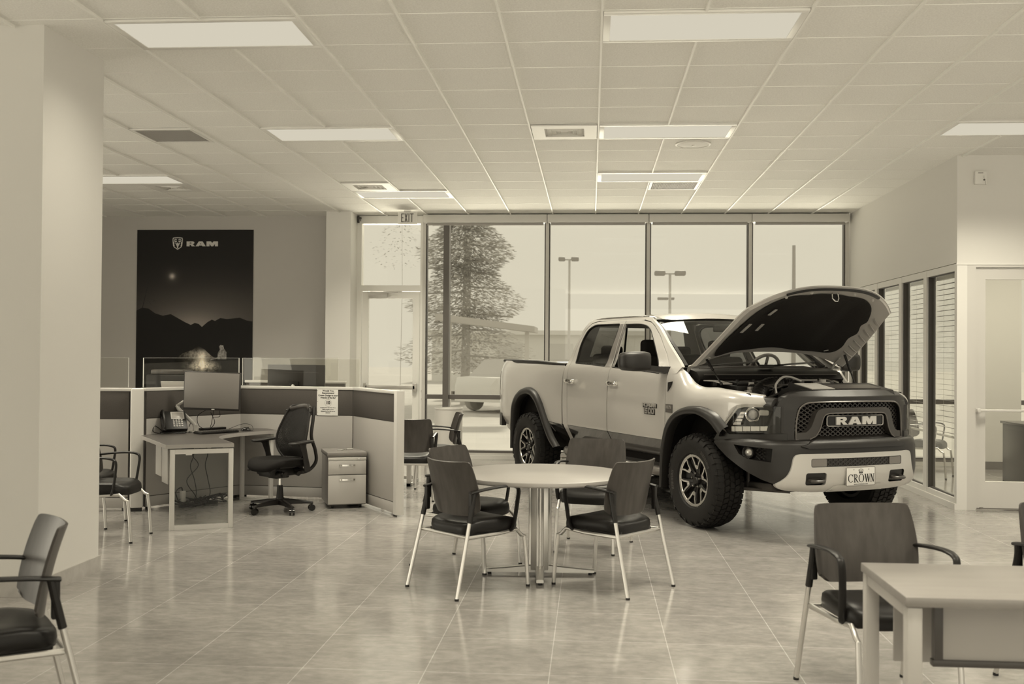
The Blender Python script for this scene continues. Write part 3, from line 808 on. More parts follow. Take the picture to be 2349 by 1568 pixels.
for lab, x, y, fx, fy, g in (
    ('front left of the round table', -.775, 6.90, .70, .71, G1),
    ('back left of the round table, mostly hidden', -.873, 7.61, .87, -.48, G1),
    ('back right of the round table before the truck', .015, 8.40, -.2, -.98, G1),
    ('back turned, just past the cubicle end panel', -1.90, 11.10, -.08, 1.0, G2),
    ('side on, beside the white cylindrical bin', -1.72, 12.05, -1.0, -.22, G2),
    ('near one beside the square pillar, before the cubicle', -3.95, 8.36, 1.0, .06, G3),
    ('second one behind, mostly hidden by the square pillar', -4.45, 8.98, 1.0, .06, G3),
    ('tucked behind the near desk at lower right', 1.29, 4.81, .17, -.98, G4),
    ('cut by the right edge behind the near desk', 2.27, 4.98, .19, -.98, G4)):
    copy_tree(proto, (x, y, 0), face(fx, fy), GL(lab), g)
copy_tree(proto, (-2.33, 3.98, 0), face(-.80, -.60), GL('cut by the left edge in the foreground'), 'guest chair at lower left')
copy_tree(proto, (4.28, 13.9, 0), face(.9, -.5), GL('inside the office behind the blinds'), 'guest chair inside the office')

# ---------------------------------------------------------------- round table
M_top = mat('table laminate', .36, .28, noise=(3, .34, .38), spec=.5)
M_edge = mat('table edge band', .36, .4)
t = thing('round_table', 'round pale-topped table on a silver pedestal among four chairs', 'table', (-.345, 7.34, 0))
hT = .705
B().lathe([(.0001, hT), (.596, hT), (.606, hT - .004), (.609, hT - .012), (.609, hT - .026), (.602, hT - .034), (.0001, hT - .034)], n=72).obj('tabletop', M_top, t, angle=40)
B().cyl((0, 0, hT - .05), (0, 0, hT - .034), .22, .22, 32).obj('mounting_plate', M_black, t)
for k in range(4):
    a = R(90 * k + 3); c, s = math.cos(a), math.sin(a)
    B().cyl((c * .052, s * .052, .035), (c * .052, s * .052, hT - .045), .0275, .0275, 20).obj('column', M_silver, t)
B().bb(-.06, .06, -.06, .06, .04, hT - .05, .004).obj('core', M_silver, t)
for k in range(4):
    a = R(90 * k + 3); m = Matrix.Rotation(a, 4, 'Z')
    f = B(); rg = []
    for q, w, z0, z1 in ((.03, .03, .018, .075), (.10, .03, .018, .066), (.25, .027, .018, .050), (.375, .024, .018, .040)):
        rg.append([m @ Vector((q, y, z)) for y, z in ((-w, z0), (w, z0), (w, z1 - .006), (w * .75, z1), (-w * .75, z1), (-w, z1 - .006))])
    f.loft(rg); ft = f.obj('foot', M_silver, t)
    B().cyl(m @ Vector((.35, 0, 0)), m @ Vector((.35, 0, .02)), .014, .014, 12).obj('glide', M_black, ft)

# ---------------------------------------------------------------- near desk, lower right
M_desk = mat('desk laminate', .26, .3, noise=(2.5, .245, .285, (1, 6, 1)))
M_deskleg = mat('pale metal', .46, .36, spec=.5)
t = thing('near_desk', 'rectangular desk with square metal legs at the lower right edge', 'desk', (1.04, 3.57, 0))
L_, D_, h = 1.6, .585, .735
B().bb(0, L_, 0, D_, h - .033, h, .003).obj('desktop', M_desk, t)
for x in (0.006, L_ - .056):
    for y in (.006, D_ - .056): B().bb(x, x + .05, y, y + .05, 0, h - .036, .004).obj('leg', M_deskleg, t)
    B().bb(x + .004, x + .046, .05, D_ - .05, h - .075, h - .037, .003).obj('end_rail', M_deskleg, t)
B().bb(.06, L_ - .06, D_ - .05, D_ - .015, h - .072, h - .037, .003).obj('back_rail', M_deskleg, t)
mp = B().bb(.10, L_ - .1, D_ - .09, D_ - .078, .385, h - .04, .002).obj('modesty_panel', mat('frosted panel', .40, .45), t)
fr = B(); fr.bb(.155, .185, .20, .235, .475, h - .036, .002); fr.bb(.15, L_ - .145, .20, .235, .452, .475, .002); fr.bb(L_ - .18, L_ - .15, .20, .235, .475, h - .036, .002)
fr.obj('hanging_frame', mat('dark metal', .06, .4), t)
B().bb(.185, L_ - .18, .212, .222, .475, h - .036).obj('frame_panel', mat('frosted panel', .40, .45), t)

# ---------------------------------------------------------------- cubicle
M_fab = mat('panel fabric', .095, .9, spec=.1, noise=(400, .075, .115), bump=(500, .12))
M_lam = mat('panel laminate', .40, .28, spec=.5)
M_trim = mat('panel trim', .62, .4)
PH = 1.175
def vnorm(a, b):
    d = Vector((b[0] - a[0], b[1] - a[1])); return d, d.length
def cubicle_panel(lab, a, b, screen=False, cap=False):
    d, ln = vnorm(a, b); t = thing('cubicle_panel', lab, 'office partition', (a[0], a[1], 0), math.atan2(d.y, d.x), 'cubicle partition panels')
    w = .032
    B().bb(.02, ln - .02, -w, w, .885, PH - .03, .004).obj('fabric_band', M_fab, t)
    B().bb(.02, ln - .02, -w, w, .135, .878, .002).obj('laminate_panel', M_lam, t)
    B().bb(.02, ln - .02, -w, w, .03, .128, .002).obj('base_raceway', M_lam, t)
    B().bb(0, ln, -.038, .038, PH - .03, PH, .004).obj('top_cap', M_trim, t)
    B().bb(.015, ln - .015, -w + .004, w - .004, .03, PH - .02).obj('core', M_gask, t, smooth=False)
    if cap: B().bb(ln - .015, ln + .055, -.04, .04, .018, PH, .004).obj('end_post', M_trim, t)
    for x in (.06, ln - .06): B().cyl((x, 0, 0), (x, 0, .032), .02, .02, 10).obj('glide', M_black, t)
    if screen:
        s0, s1 = screen
        g = B().bb(s0, ln - s1, -.005, .005, PH + .006, 1.465).obj('glass_screen', M_glass, t, smooth=False)
        e = B(); e.bb(s0, s0 + .004, -.0055, .0055, PH + .006, 1.466); e.bb(ln - s1 - .004, ln - s1, -.0055, .0055, PH + .006, 1.466); e.bb(s0 + .004, ln - s1 - .004, -.0055, .0055, 1.4645, 1.466)
        e.obj('glass_edge', mat('bright glass edge', .75, .2), g, smooth=False)
    return t
PA, PB, PC, PD = (-4.34, 9.84), (-3.69, 10.90), (-2.42, 10.74), (-1.80, 9.80)
PL = (-5.5, 9.66)
cubicle_panel('cubicle panel with glass screen running behind the square pillar', PL, (PA[0] - .055, PA[1] - .01), (.0, .03))
cubicle_panel('cubicle panel with glass screen behind the monitor and phone', (PA[0] + .03, PA[1] + .05), PB, (.0, .02))
cubicle_panel('cubicle panel with glass screen carrying the paper notice', PB, PC, (.02, -.05))
cubicle_panel('cubicle return panel with end post beside the filing pedestal', PC, PD, False, True)
p = thing('corner_post', 'pale rounded corner post joining two cubicle panels near the pillar', 'post', (PA[0], PA[1] - .01, 0), .5)
B().bb(-.06, .06, -.05, .05, .03, PH, .02).obj('post', M_trim, p)
B().bb(-.05, .05, -.04, .04, 0, .03).obj('foot', M_black, p)
p = thing('panel_hinge', 'dark hinge post where two cubicle panels meet behind the monitor', 'post', (PB[0], PB[1], 0), .5)
B().cyl((0, 0, 0), (0, 0, PH - .005), .034, .034, 14).obj('post', M_gask, p)
p = thing('panel_hinge', 'dark hinge post between the notice panel and the return panel', 'post', (PC[0], PC[1], 0), -.5)
B().cyl((0, 0, 0), (0, 0, PH - .005), .034, .034, 14).obj('post', M_gask, p)
# second cubicle behind: panel top, screen, printer, monitor
cubicle_panel('far cubicle panel seen over the glass screen, left of the back monitor', (-4.35, 13.05), (-3.05, 13.0), (.1, .1))
# outlet on the raceway
dAB, lAB = vnorm(PA, PB); nAB = Vector((dAB.y, -dAB.x)) / lAB
op = Vector(PA) + dAB * .30 + nAB * .034
t = thing('wall_outlet', 'small outlet plate on the cubicle base below the desk', 'outlet', (op.x, op.y, .08), math.atan2(dAB.y, dAB.x))
B().bb(-.03, .03, -.006, 0, -.032, .032, .002).obj('plate', M_lam, t)
B().bb(-.012, .012, -.008, -.005, -.02, .02).obj('sockets', M_gask, t, smooth=False)

# L-shaped desk
t = thing('corner_desk', 'angled corner desk with white loop leg inside the cubicle', 'desk', (0, 0, 0))
inner = c2([(-3.13, 9.05), (-3.30, 9.33), (-3.45, 9.60), (-3.495, 9.85), (-3.46, 10.10), (-3.34, 10.38), (-3.20, 10.60)], 5)
top = [(-4.235, 9.69), (-3.605, 8.745)] + [(-3.10, 9.0)] + inner[1:] + [(-3.38, 10.82), (-3.66, 10.83), (-4.22, 9.92)]
B().prism(top, .70, .732).obj('desktop', mat('corner desk top', .075, .34, noise=(3, .065, .085, (1, 1, 1)), spec=.4), t, angle=30)
eb = B(); eb.sweep([(x, y, .716) for x, y in top], [(-.0015, -.0165), (.0015, -.0165), (.0015, .0165), (-.0015, .0165)], closed=True)
eb.obj('edge_band', mat('desk edge', .36, .4), t, smooth=False)
def loop(p, q, name, zt=.69, wdt=.04):
    p, q = Vector((p[0], p[1], 0)), Vector((q[0], q[1], 0)); d = (q - p).normalized(); rz = math.atan2(d.y, d.x); ln = (q - p).length; o = B()
    m = (p + q) / 2
    for c in (p + d * wdt / 2, q - d * wdt / 2): o.box((c.x, c.y, zt / 2), (wdt, .05, zt), rz=rz, bev=.003)
    for z in (wdt / 2, zt - wdt / 2): o.box((m.x, m.y, z), (ln - 2 * wdt, .048, wdt), rz=rz)
    return o.obj(name, M_trim, t)
ll = loop((-3.585, 8.785), (-3.115, 9.025), 'loop_leg')
B().box((-3.35, 8.905, .345), (.45, .006, .61), rz=.472).obj('end_glass', glass('smoked glass', .85, .012), ll, smooth=False)
B().box((-3.45, 8.86, .645), (.05, .058, .012), rz=.47).obj('label_plate', M_alum, ll)
loop((-3.62, 10.74), (-3.25, 10.60), 'loop_leg', .69, .026)
pw = Vector((-.555, .83))
for k, (q, z0, z1, m) in enumerate(((.34, .36, .69, M_trim), (.62, .40, .69, M_trim))):
    c = Vector((-3.60, 8.84)) + pw * q + Vector((.02, .01))
    B().box((c.x, c.y, (z0 + z1) / 2), (.012, .24, z1 - z0), rz=math.atan2(-pw.x, pw.y), bev=.003).obj('modesty_panel', mat('white panel', .58, .4), t)
for x, y in ((-3.46, 8.86), (-3.24, 8.97)): B().box((x, y, .696), (.10, .03, .010), rz=.47).obj('spacer', M_black, t)

def on_desk(name, lab, cat, x, y, rz, group=None): return thing(name, lab, cat, (x, y, .732), rz, group)
# monitor with arm
t = on_desk('computer_monitor', 'wide grey-screened monitor on a pale arm over the corner desk', 'monitor', -3.90, 10.17, 0)
mc = Vector((.21, -.12, .413)); mrz = .05
mon = Matrix.Translation(mc) @ Matrix.Rotation(mrz, 4, 'Z') @ Matrix.Rotation(R(1.5), 4, 'Y')
def mbox(c, s, bev=.003):
    b = bmesh.new(); bmesh.ops.create_cube(b, size=1); bmesh.ops.scale(b, vec=Vector(s), verts=b.verts)
    bmesh.ops.bevel(b, geom=list(b.edges), offset=bev, segments=2, profile=.5, affect='EDGES')
    return B().merge(b, mon @ Matrix.Translation(Vector(c)))
mbox((0, .02, 0), (.555, .032, .375), .005).obj('housing', mat('monitor black', .02, .4), t)
sc_ = mbox((0, .002, .006), (.537, .006, .346), .001).obj('screen', mat('matte screen', .19, .38, spec=.6), t)
mbox((.02, -.0008, -.178), (.03, .003, .008), .001).obj('badge', M_alum, t)
arm = B(); arm.tube([(-.185, .0, .26), (-.16, -.01, .225), (-.01, 0, .085), (.0, 0, .06)], .019, 14); arm.obj('arm', M_trim, t)
B().cyl((0, 0, .012), (0, 0, .075), .020, .019, 18).obj('post', M_trim, t)
B().lathe([(.0001, 0), (.058, 0), (.06, .006), (.055, .013), (.0001, .015)], n=32).obj('base', M_trim, t)
B().tube([(-.185, .0, .26), (-.05, -.03, .34), (.15, -.08, .41)], .015, 12).obj('upper_arm', M_trim, t)
cb = B()
for pts in ([(.16, -.08, .24), (.02, .02, .16), (.03, .04, .06), (.12, .05, .03), (.20, .0, .10), (.17, -.03, .20)], [(.20, -.03, .22), (.17, .0, .10), (.15, .03, .02), (.24, .1, .01)], [(.26, -.04, .22), (.25, .0, .16), (.18, .02, .15)], [(-.02, .0, .06), (-.05, .06, .12), (-.09, .08, .05)]):
    cb.tube(catmull(pts, 6), .0032, 6)
cb.obj('cables', M_black, t)
# desk phone
t = on_desk('desk_phone', 'dark desk telephone with handset and light display on the corner desk', 'telephone', -4.08, 10.02, .55)
t.scale = (1.2, 1.2, 1.2); tr_ = Matrix.Rotation(R(48), 4, 'X'); tilt = Matrix.Translation((0, .01, .058)) @ tr_
ph = lambda c, s, bev: B().box(tilt @ Vector(c), s, bev=bev, rot=tr_)
ph((.02, .02, .035), (.20, .19, .035), .008).obj('body', M_black, t)
ph((.05, .065, .055), (.085, .055, .006), .002).obj('display', mat('phone display', .34, .25), t)
fr = ph((.05, .066, .0535), (.105, .075, .006), .003); fr.obj('display_frame', mat('phone silver', .45, .4), t)
kb = B()
for i in range(4):
    for j in range(4): kb.box(tilt @ Vector((.015 + i * .021, .015 - j * .020, .055)), (.014, .011, .006), bev=.002, rot=tr_)
kb.obj('keypad', mat('phone keys', .42, .5), t)
hs = B(); hs.sweep([tilt @ Vector(p) for p in catmull([(-.065, -.085, .062), (-.065, -.06, .085), (-.065, 0, .095), (-.065, .06, .085), (-.065, .09, .062)], 5)], [(.022 * math.cos(2 * math.pi * k / 12), .013 * math.sin(2 * math.pi * k / 12)) for k in range(12)], up=(1, 0, 0), scales=[1.25] + [1.1] * 4 + [.85] * 12 + [1.1] * 3 + [1.25])
hs.obj('handset', M_black, t)
B().bb(-.08, .12, -.02, .10, 0, .012, .004).obj('stand', M_black, t)
B().tube([(.08, .10, .01), (.09, .12, .07), (.12, .10, .12)], .006, 8).obj('stand_leg', M_black, t)
cd = B(); cd.tube(catmull([(-.07, .0, .02), (-.12, .03, .06), (-.14, .0, .02), (-.10, -.06, .006), (.0, -.09, .006), (.1, -.08, .006)], 8), .0035, 6); cd.obj('cord', M_black, t)
# keyboard, mouse, thin box and antenna
t = on_desk('keyboard', 'black computer keyboard lying on the corner desk', 'keyboard', -3.66, 10.11, .94)
B().box((0, 0, .012), (.43, .14, .018), bev=.005).obj('case', M_black, t)
kk = B()
for j in range(5):
    for i in range(15): kk.box((-.196 + i * .028, -.052 + j * .026, .024), (.022, .020, .008), bev=.002)
kk.obj('keys', mat('key caps', .045, .4), t)
t = on_desk('computer_mouse', 'black computer mouse at the end of the keyboard', 'mouse', -3.47, 10.42, .7)
B().grid(lambda u, v: Vector((.05 * (2 * u - 1), .031 * (2 * v - 1) * (1 - .2 * (2 * u - 1) ** 2), .004 + .034 * max(0, 1 - abs(2 * u - 1) ** 2.4) ** .6 * max(0, 1 - abs(2 * v - 1) ** 2.6) ** .5)), 14, 14).obj('shell', M_blackg, t)
B().cyl((.025, -.004, .033), (.025, .004, .033), .007, .007, 12).obj('wheel', M_black, t)
B().tube(catmull([(.048, 0, .006), (.09, .03, .004), (.10, .10, .05), (.04, .18, .06), (-.08, .25, .01)], 6), .002, 6).obj('cord', M_black, t)
t = on_desk('flat_dock', 'thin black flat box behind the keyboard below the monitor', 'dock', -3.90, 10.56, .9)
B().box((0, 0, .013), (.30, .17, .024), bev=.006).obj('case', M_blackg, t)
B().cyl((-.13, .06, .02), (-.135, .06, .11), .004, .003, 8).obj('antenna', M_black, t)
# cable nest and power strip on the floor
t = thing('power_strip', 'white-ended power strip in a nest of black cables under the desk', 'power strip', (-3.93, 10.18, 0), .95)
B().box((-.10, .0, .10), (.05, .035, .13), bev=.005).obj('adapter', M_trim, t)
B().box((.08, 0, .022), (.42, .06, .04), bev=.006).obj('strip', M_black, t)
rnd = random.Random(11); nest = B()
for k in range(9):
    x0 = rnd.uniform(-.1, .3); pts = [(x0 + rnd.uniform(-.12, .16), rnd.uniform(-.10, .06), rnd.uniform(.01, .10)) for _ in range(6)]
    nest.tube(catmull(pts, 6), rnd.choice((.0045, .006, .008)), 6)
nest.obj('cables', M_black, t)
hg = B()
for x0, sp in ((-.05, .05), (.04, -.06), (.12, .04)):
    hg.tube(catmull([(x0, -.02, .66), (x0 + sp, -.03, .52), (x0 + .02, -.02, .40), (x0 + sp * 1.6, .0, .26), (x0 + .04 + sp, -.02, .12), (x0 + .05, 0, .03)], 6), .0045, 6)
hg.tube(catmull([(-.22, -.02, .66), (-.17, -.03, .60), (-.06, -.03, .62), (0, -.03, .67)], 6), .004, 6)
hg.tube(catmull([(.0, -.02, .66), (.06, -.03, .58), (.13, -.03, .60), (.14, -.03, .66)], 6), .004, 6)
hg.tube(catmull([(-.14, 0, .05), (-.19, -.02, .16), (-.13, -.02, .20), (-.10, 0, .15)], 6), .006, 6)
hg.obj('hanging_cables', M_black, t)

# filing pedestal with cushion
t = thing('filing_pedestal', 'pale two-drawer filing pedestal with a grey cushion top', 'filing cabinet', (-2.56, 10.17, 0), R(21))
B().bb(0, .375, .0, .50, .035, .505, .004).obj('body', mat('pedestal side', .20, .4), t)
B().bb(-.01, .385, -.012, .51, .505, .552, .014).obj('cushion', mat('grey cushion', .23, .9, bump=(400, .2)), t)
B().bb(.0, .375, -.012, -.0, .472, .502, .002).obj('top_rail', M_trim, t)
lk = B().cyl((.30, -.018, .487), (.30, -.010, .487), .008, .008, 12).obj('lock', M_chrome, t)
for z0, z1, zh in ((.335, .468, .425), (.045, .328, .285)):
    d = B().bb(.002, .373, -.016, 0, z0, z1, .003).obj('drawer', mat('drawer front', .52, .38), t)
    B().sweep(catmull([(.11, -.016, zh), (.125, -.036, zh), (.188, -.042, zh), (.25, -.036, zh), (.265, -.016, zh)], 5), [(-.003, -.008), (.003, -.008), (.003, .008), (-.003, .008)]).obj('handle', M_chrome, d)
for x in (.05, .325):
    for y in (.05, .45): B().cyl((x - .012, y, .02), (x + .012, y, .02), .02, .02, 14).obj('caster', M_black, t)
t = thing('keys', 'small crumpled bunch of keys and tags lying on the grey cushion', 'keys', (-2.46, 10.47, .552), .4)
kr = B(); kr.tube([(.02 * math.cos(a / 8 * 6.283), .02 * math.sin(a / 8 * 6.283), .003) for a in range(8)], .002, 6, True); kr.obj('ring', M_chrome, t)
for k, (dx, dy, rz) in enumerate(((-.05, .01, .3), (-.035, -.02, 1.1), (.05, .01, -.2))): B().box((dx, dy, .004 + .003 * k), (.06, .022, .004), rz=rz, bev=.001).obj('tag', M_white, t)

# paper notice
dn = (Vector(PC) - Vector(PB)); un = dn.normalized(); nn_ = Vector((un.y, -un.x))
cN = Vector(PB) + un * .995 + nn_ * .0345
t = thing('paper_notice', 'white paper survey notice with a large 10 hung on the cubicle panel', 'notice', (cN.x, cN.y, 1.022), math.atan2(un.y, un.x))
B().bb(-.108, .108, -.003, 0, -.142, .142).obj('sheet', mat('paper', .74, .8), t, smooth=False)
B().bb(-.122, -.109, -.0035, 0, -.138, .145).obj('punched_strip', mat('paper', .74), t, smooth=False)
hl = B()
for z in (-.11, .0, .115): hl.cyl((-.115, -.0045, z), (-.115, -.0035, z), .0028, .0028, 10)
hl.obj('holes', M_gask, t)
for z, s, sz, bd in ((.112, 'Would You', .026, .0006), (.089, 'Recommend', .026, .0006), (.064, 'Crown Dodge to your', .0235, .0006), (.040, 'Friends & Family?', .0235, .0006), (-.012, '10', .046, .002), (-.062, 'Anything less than the 10 is a', .0145, .0003), (-.080, 'failing grade to your', .0155, .0003), (-.097, 'salesperson for this survey', .0145, .0003), (-.114, 'question.', .0145, .0003)):
    text('lettering', s, sz, M_ink, t, (0, -.0036, z), (R(90), 0, 0), .0003, bold=bd)
B().tube([(.036 * math.cos(a / 32 * 6.283), -.0036, -.012 + .036 * math.sin(a / 32 * 6.283)) for a in range(32)], .0009, 4, True).obj('circle', mat('grey print', .2), t)

# things standing in the far cubicle
t = thing('computer_monitor', 'dark back of a monitor on a pale arm beyond the notice panel', 'monitor', (-3.33, 11.75, .645), -.03)
B().box((0, 0, .545), (.665, .035, .40), bev=.006).obj('housing', mat('monitor back', .03, .3), t)
B().box((-.02, -.028, .50), (.11, .025, .11), bev=.004).obj('mount_plate', M_black, t)
B().tube([(-.02, -.05, .51), (-.035, -.09, .47), (.03, -.10, .40), (.07, -.08, .25), (.02, 0, .02)], .02, 12).obj('arm', M_trim, t)
B().bb(-.24, .26, -.02, -.0175, .655, .66).obj('vent_slot', M_gask, t, smooth=False)
t = thing('far_desk', 'grey desk hidden behind the notice panel under the back monitor', 'desk', (-5.1, 11.45, 0))
B().bb(0, 1.75, 0, .6, .70, .73, .003).obj('desktop', M_desk, t)
for x in (.02, 1.68):
    for y in (.02, .53): B().bb(x, x + .05, y, y + .05, 0, .70, .003).obj('leg', M_trim, t)
t = thing('printer', 'dark printer standing behind the glass screen left of the monitor', 'printer', (-5.12, 12.6, .0), .05)
B().bb(-.25, .25, -.22, .22, .0, .9, .01).obj('stand', M_gask, t)
B().bb(-.25, .25, -.22, .22, .9, 1.25, .02).obj('case', M_black, t)
B().bb(-.2, .2, -.2, .18, 1.25, 1.31, .015).obj('scanner_lid', mat('printer lid', .06, .3), t)
t = thing('laptop', 'silver laptop lid tilted open behind the glass screen', 'laptop', (-4.72, 11.85, .73), -.1)
B().box((0, .12, .005), (.34, .24, .015), bev=.004).obj('base', M_silver, t)
B().box((0, -.07, .24), (.34, .012, .46), bev=.004, rot=Matrix.Rotation(R(18), 4, 'X')).obj('lid', mat('laptop lid', .42, .35), t)
B().box((.02, -.085, .40), (.16, .004, .006), rot=Matrix.Rotation(R(18), 4, 'X')).obj('slot', M_gask, t)

# white bin, far meeting desk
t = thing('cylindrical_bin', 'white cylindrical bin standing by the window near the exit door', 'bin', (-1.96, 14.5, 0))
B().lathe([(.17, 0), (.19, .01), (.195, .76), (.20, .765), (.20, .78), (.185, .782), (.18, .70), (.17, .1)], n=40).obj('drum', mat('bin white', .66, .3), t)
B().lathe([(.0001, .69), (.183, .70), (.183, .705), (.0001, .70)], n=32).obj('liner', M_gask, t)
t = thing('loop_leg_desk', 'desk with loop legs mostly hidden behind the cubicle return panel', 'desk', (-3.35, 11.95, 0))
B().bb(0, 1.33, 0, .6, .70, .73, .003).obj('desktop', M_desk, t)
for x in (.04, 1.25):
    lg = B(); lg.bb(x, x + .05, .03, .08, 0, .70, .003); lg.bb(x, x + .05, .52, .57, 0, .70, .003); lg.bb(x, x + .05, .03, .57, 0, .04, .003); lg.obj('loop_leg', M_silver, t)
fb = B(); fb.bb(.05, 1.28, .28, .32, .06, .10, .003); fb.obj('foot_rail', M_silver, t)

# office desk seen through the door glass
t = thing('office_desk', 'office table with things on it seen through the office door glass', 'desk', (5.12, 12.9, 0))
B().bb(0, 1.5, 0, .75, .71, .74, .003).obj('desktop', mat('dark desk top', .10, .25), t)
B().bb(.02, .06, .03, .72, .0, .71, .003).obj('end_panel', mat('dark desk side', .12, .35), t)
for y in (.03, .67): B().bb(1.42, 1.47, y, y + .05, 0, .71, .003).obj('leg', M_silver, t)
B().bb(.06, 1.42, .6, .62, .45, .71).obj('modesty_panel', mat('dark desk side', .12), t)
for k, (x, y, rz, lab) in enumerate(((.25, .3, .4, 'dark stapler nearest the window on the office table'), (.5, .4, -.3, 'black hole punch on the office table beside the stapler'))):
    q = thing('stapler' if k == 0 else 'hole_punch', lab, 'desk tool', (5.12 + x, 12.9 + y, .74), rz)
    B().box((0, 0, .012), (.2, .05, .022), bev=.006).obj('base', M_black, q)
    B().box((.0, 0, .05), (.19, .04, .03), bev=.01, rot=Matrix.Rotation(-.18, 4, 'Y')).obj('arm', M_blackg, q)
t = thing('paper_stack', 'loose white papers lying on the office table', 'paper', (5.72, 13.35, .74), .2)
for k in range(3): B().box((.01 * k, .006 * k, .003 + .003 * k), (.22, .29, .002), rz=.08 * k).obj('sheet', mat('paper', .74), t, smooth=False)
# ---------------------------------------------------------------- the pickup truck (x forward, y left, z up; origin under the front axle)
M_paint = mat('silver paint', .50, .28, metal=.15, spec=.5, coat=1.0, coat_rough=.02)
M_paint_in = mat('silver paint inside', .46, .45, spec=.4)
M_trimb = mat('dark grey trim', .015, .40, coat=0, spec=.5)
M_trimd = mat('satin black trim', .010, .42, spec=.35)
M_well = mat('wheel well', .010, .9, spec=.1)
M_tyre = mat('tyre rubber', .009, .6, spec=.3, bump=(120, .1))
M_rimd = mat('black rim', .012, .3)
M_rims = mat('machined rim', .62, .25, metal=.9)
M_skid = mat('silver bumper', .60, .42, metal=.35)
M_lower = mat('gloss black paint', .016, .12, spec=.6, coat=1.0)
M_lens = glass('headlamp lens', .92, .03)
M_tglass = glass('tinted glass', .22, .05)
M_cglass = glass('cab glass', .70, .045)
M_int = mat('cab interior', .018, .8, spec=.2)
M_liner = mat('hood liner', .020, .8, spec=.25, bump=(60, .2))
TRK = thing('pickup_truck', 'silver crew-cab pickup truck with open hood and black flares', 'pickup truck', (1.764, 9.974, 0), R(-62.14))
T = TRK
Pz = lut([(.42, .80), (.52, .850), (.62, .898), (.70, .942), (.75, .968), (.80, .972), (1.0, .975), (1.2, .969), (1.32, .957), (1.40, .930), (1.46, .892), (1.60, .832), (1.75, .762), (1.87, .702), (1.94, .640)])
dFx = lut([(.0, 0), (.25, -.012), (.45, -.04), (.60, -.08), (.72, -.14), (.80, -.20), (.86, -.27), (.90, -.34)])
def yw(x, z):
    w = Pz(z)
    if x > 0: w += dFx(x)
    if x < -4.2: w -= .55 * (-4.2 - x) ** 2
    return w
def smap(sg, off=0.0):
    return lambda x, z: (x, sg * (yw(x, z) + off), z)
def resamp(pts, n):
    P = [Vector((*p, 0)) if len(p) == 2 else Vector(p) for p in pts]; L = [0]
    for a, b in zip(P, P[1:]): L.append(L[-1] + (b - a).length)
    out = []
    for k in range(n):
        d = L[-1] * k / (n - 1); i = 0
        while i < len(P) - 2 and L[i + 1] < d: i += 1
        q = P[i].lerp(P[i + 1], (d - L[i]) / max(L[i + 1] - L[i], 1e-9)); out.append((q.x, q.y))
    return out
F_OUT = c2([(-.49, .30), (-.485, .58), (-.455, .74), (-.405, .87), (-.32, .97), (-.20, 1.035), (-.06, 1.07), (.12, 1.08), (.26, 1.06), (.37, 1.02), (.44, .965), (.49, .925)], 4)
F_IN = c2([(-.455, .30), (-.435, .58), (-.405, .72), (-.36, .82), (-.285, .91), (-.18, .97), (-.06, 1.0), (.09, 1.01), (.21, .985), (.31, .94), (.375, .885), (.425, .835)], 4)
R_OUTL = c2([(-3.985, .37), (-3.985, .75), (-3.93, .96), (-3.76, 1.09), (-3.52, 1.135), (-3.31, 1.10), (-3.14, .98), (-3.0, .80), (-2.82, .61), (-2.66, .50)], 5)
R_INL = c2([(-3.93, .37), (-3.915, .72), (-3.86, .90), (-3.72, 1.01), (-3.52, 1.055), (-3.35, 1.02), (-3.19, .90), (-3.05, .72), (-2.90, .56), (-2.76, .47)], 5)
mid = lambda A, C, k=.45, n=40: [(a[0] * (1 - k) + c[0] * k, a[1] * (1 - k) + c[1] * k) for a, c in zip(resamp(A, n), resamp(C, n))]
F_MID, R_MID = mid(F_OUT, F_IN), mid(R_OUTL, R_INL)
WD = roundpoly([(-1.556, 1.398, .025), (-.59, 1.353, .03), (-.86, 1.605, .25), (-1.13, 1.812, .14), (-1.32, 1.843, .12), (-1.665, 1.846, .02), (-1.617, 1.65, .2)])
WR = roundpoly([(-2.425, 1.431, .03), (-1.705, 1.404, .02), (-1.738, 1.64, .2), (-1.768, 1.853, .02), (-2.32, 1.856, .10), (-2.455, 1.80, .09), (-2.482, 1.66, .2)])
DF = [(-.455, .735), (-.455, .90), (-.455, 1.33), (-.475, 1.41), (-.63, 1.548), (-.85, 1.705), (-1.04, 1.815), (-1.15, 1.857), (-1.32, 1.882), (-1.672, 1.888), (-1.63, 1.66), (-1.568, 1.39), (-1.568, .742)]
DR = [(-1.58, .742), (-1.58, 1.39), (-1.642, 1.66), (-1.684, 1.888), (-2.30, 1.890), (-2.42, 1.870), (-2.50, 1.80), (-2.535, 1.65), (-2.525, 1.42), (-2.49, 1.10), (-2.485, .80), (-2.488, .75)]
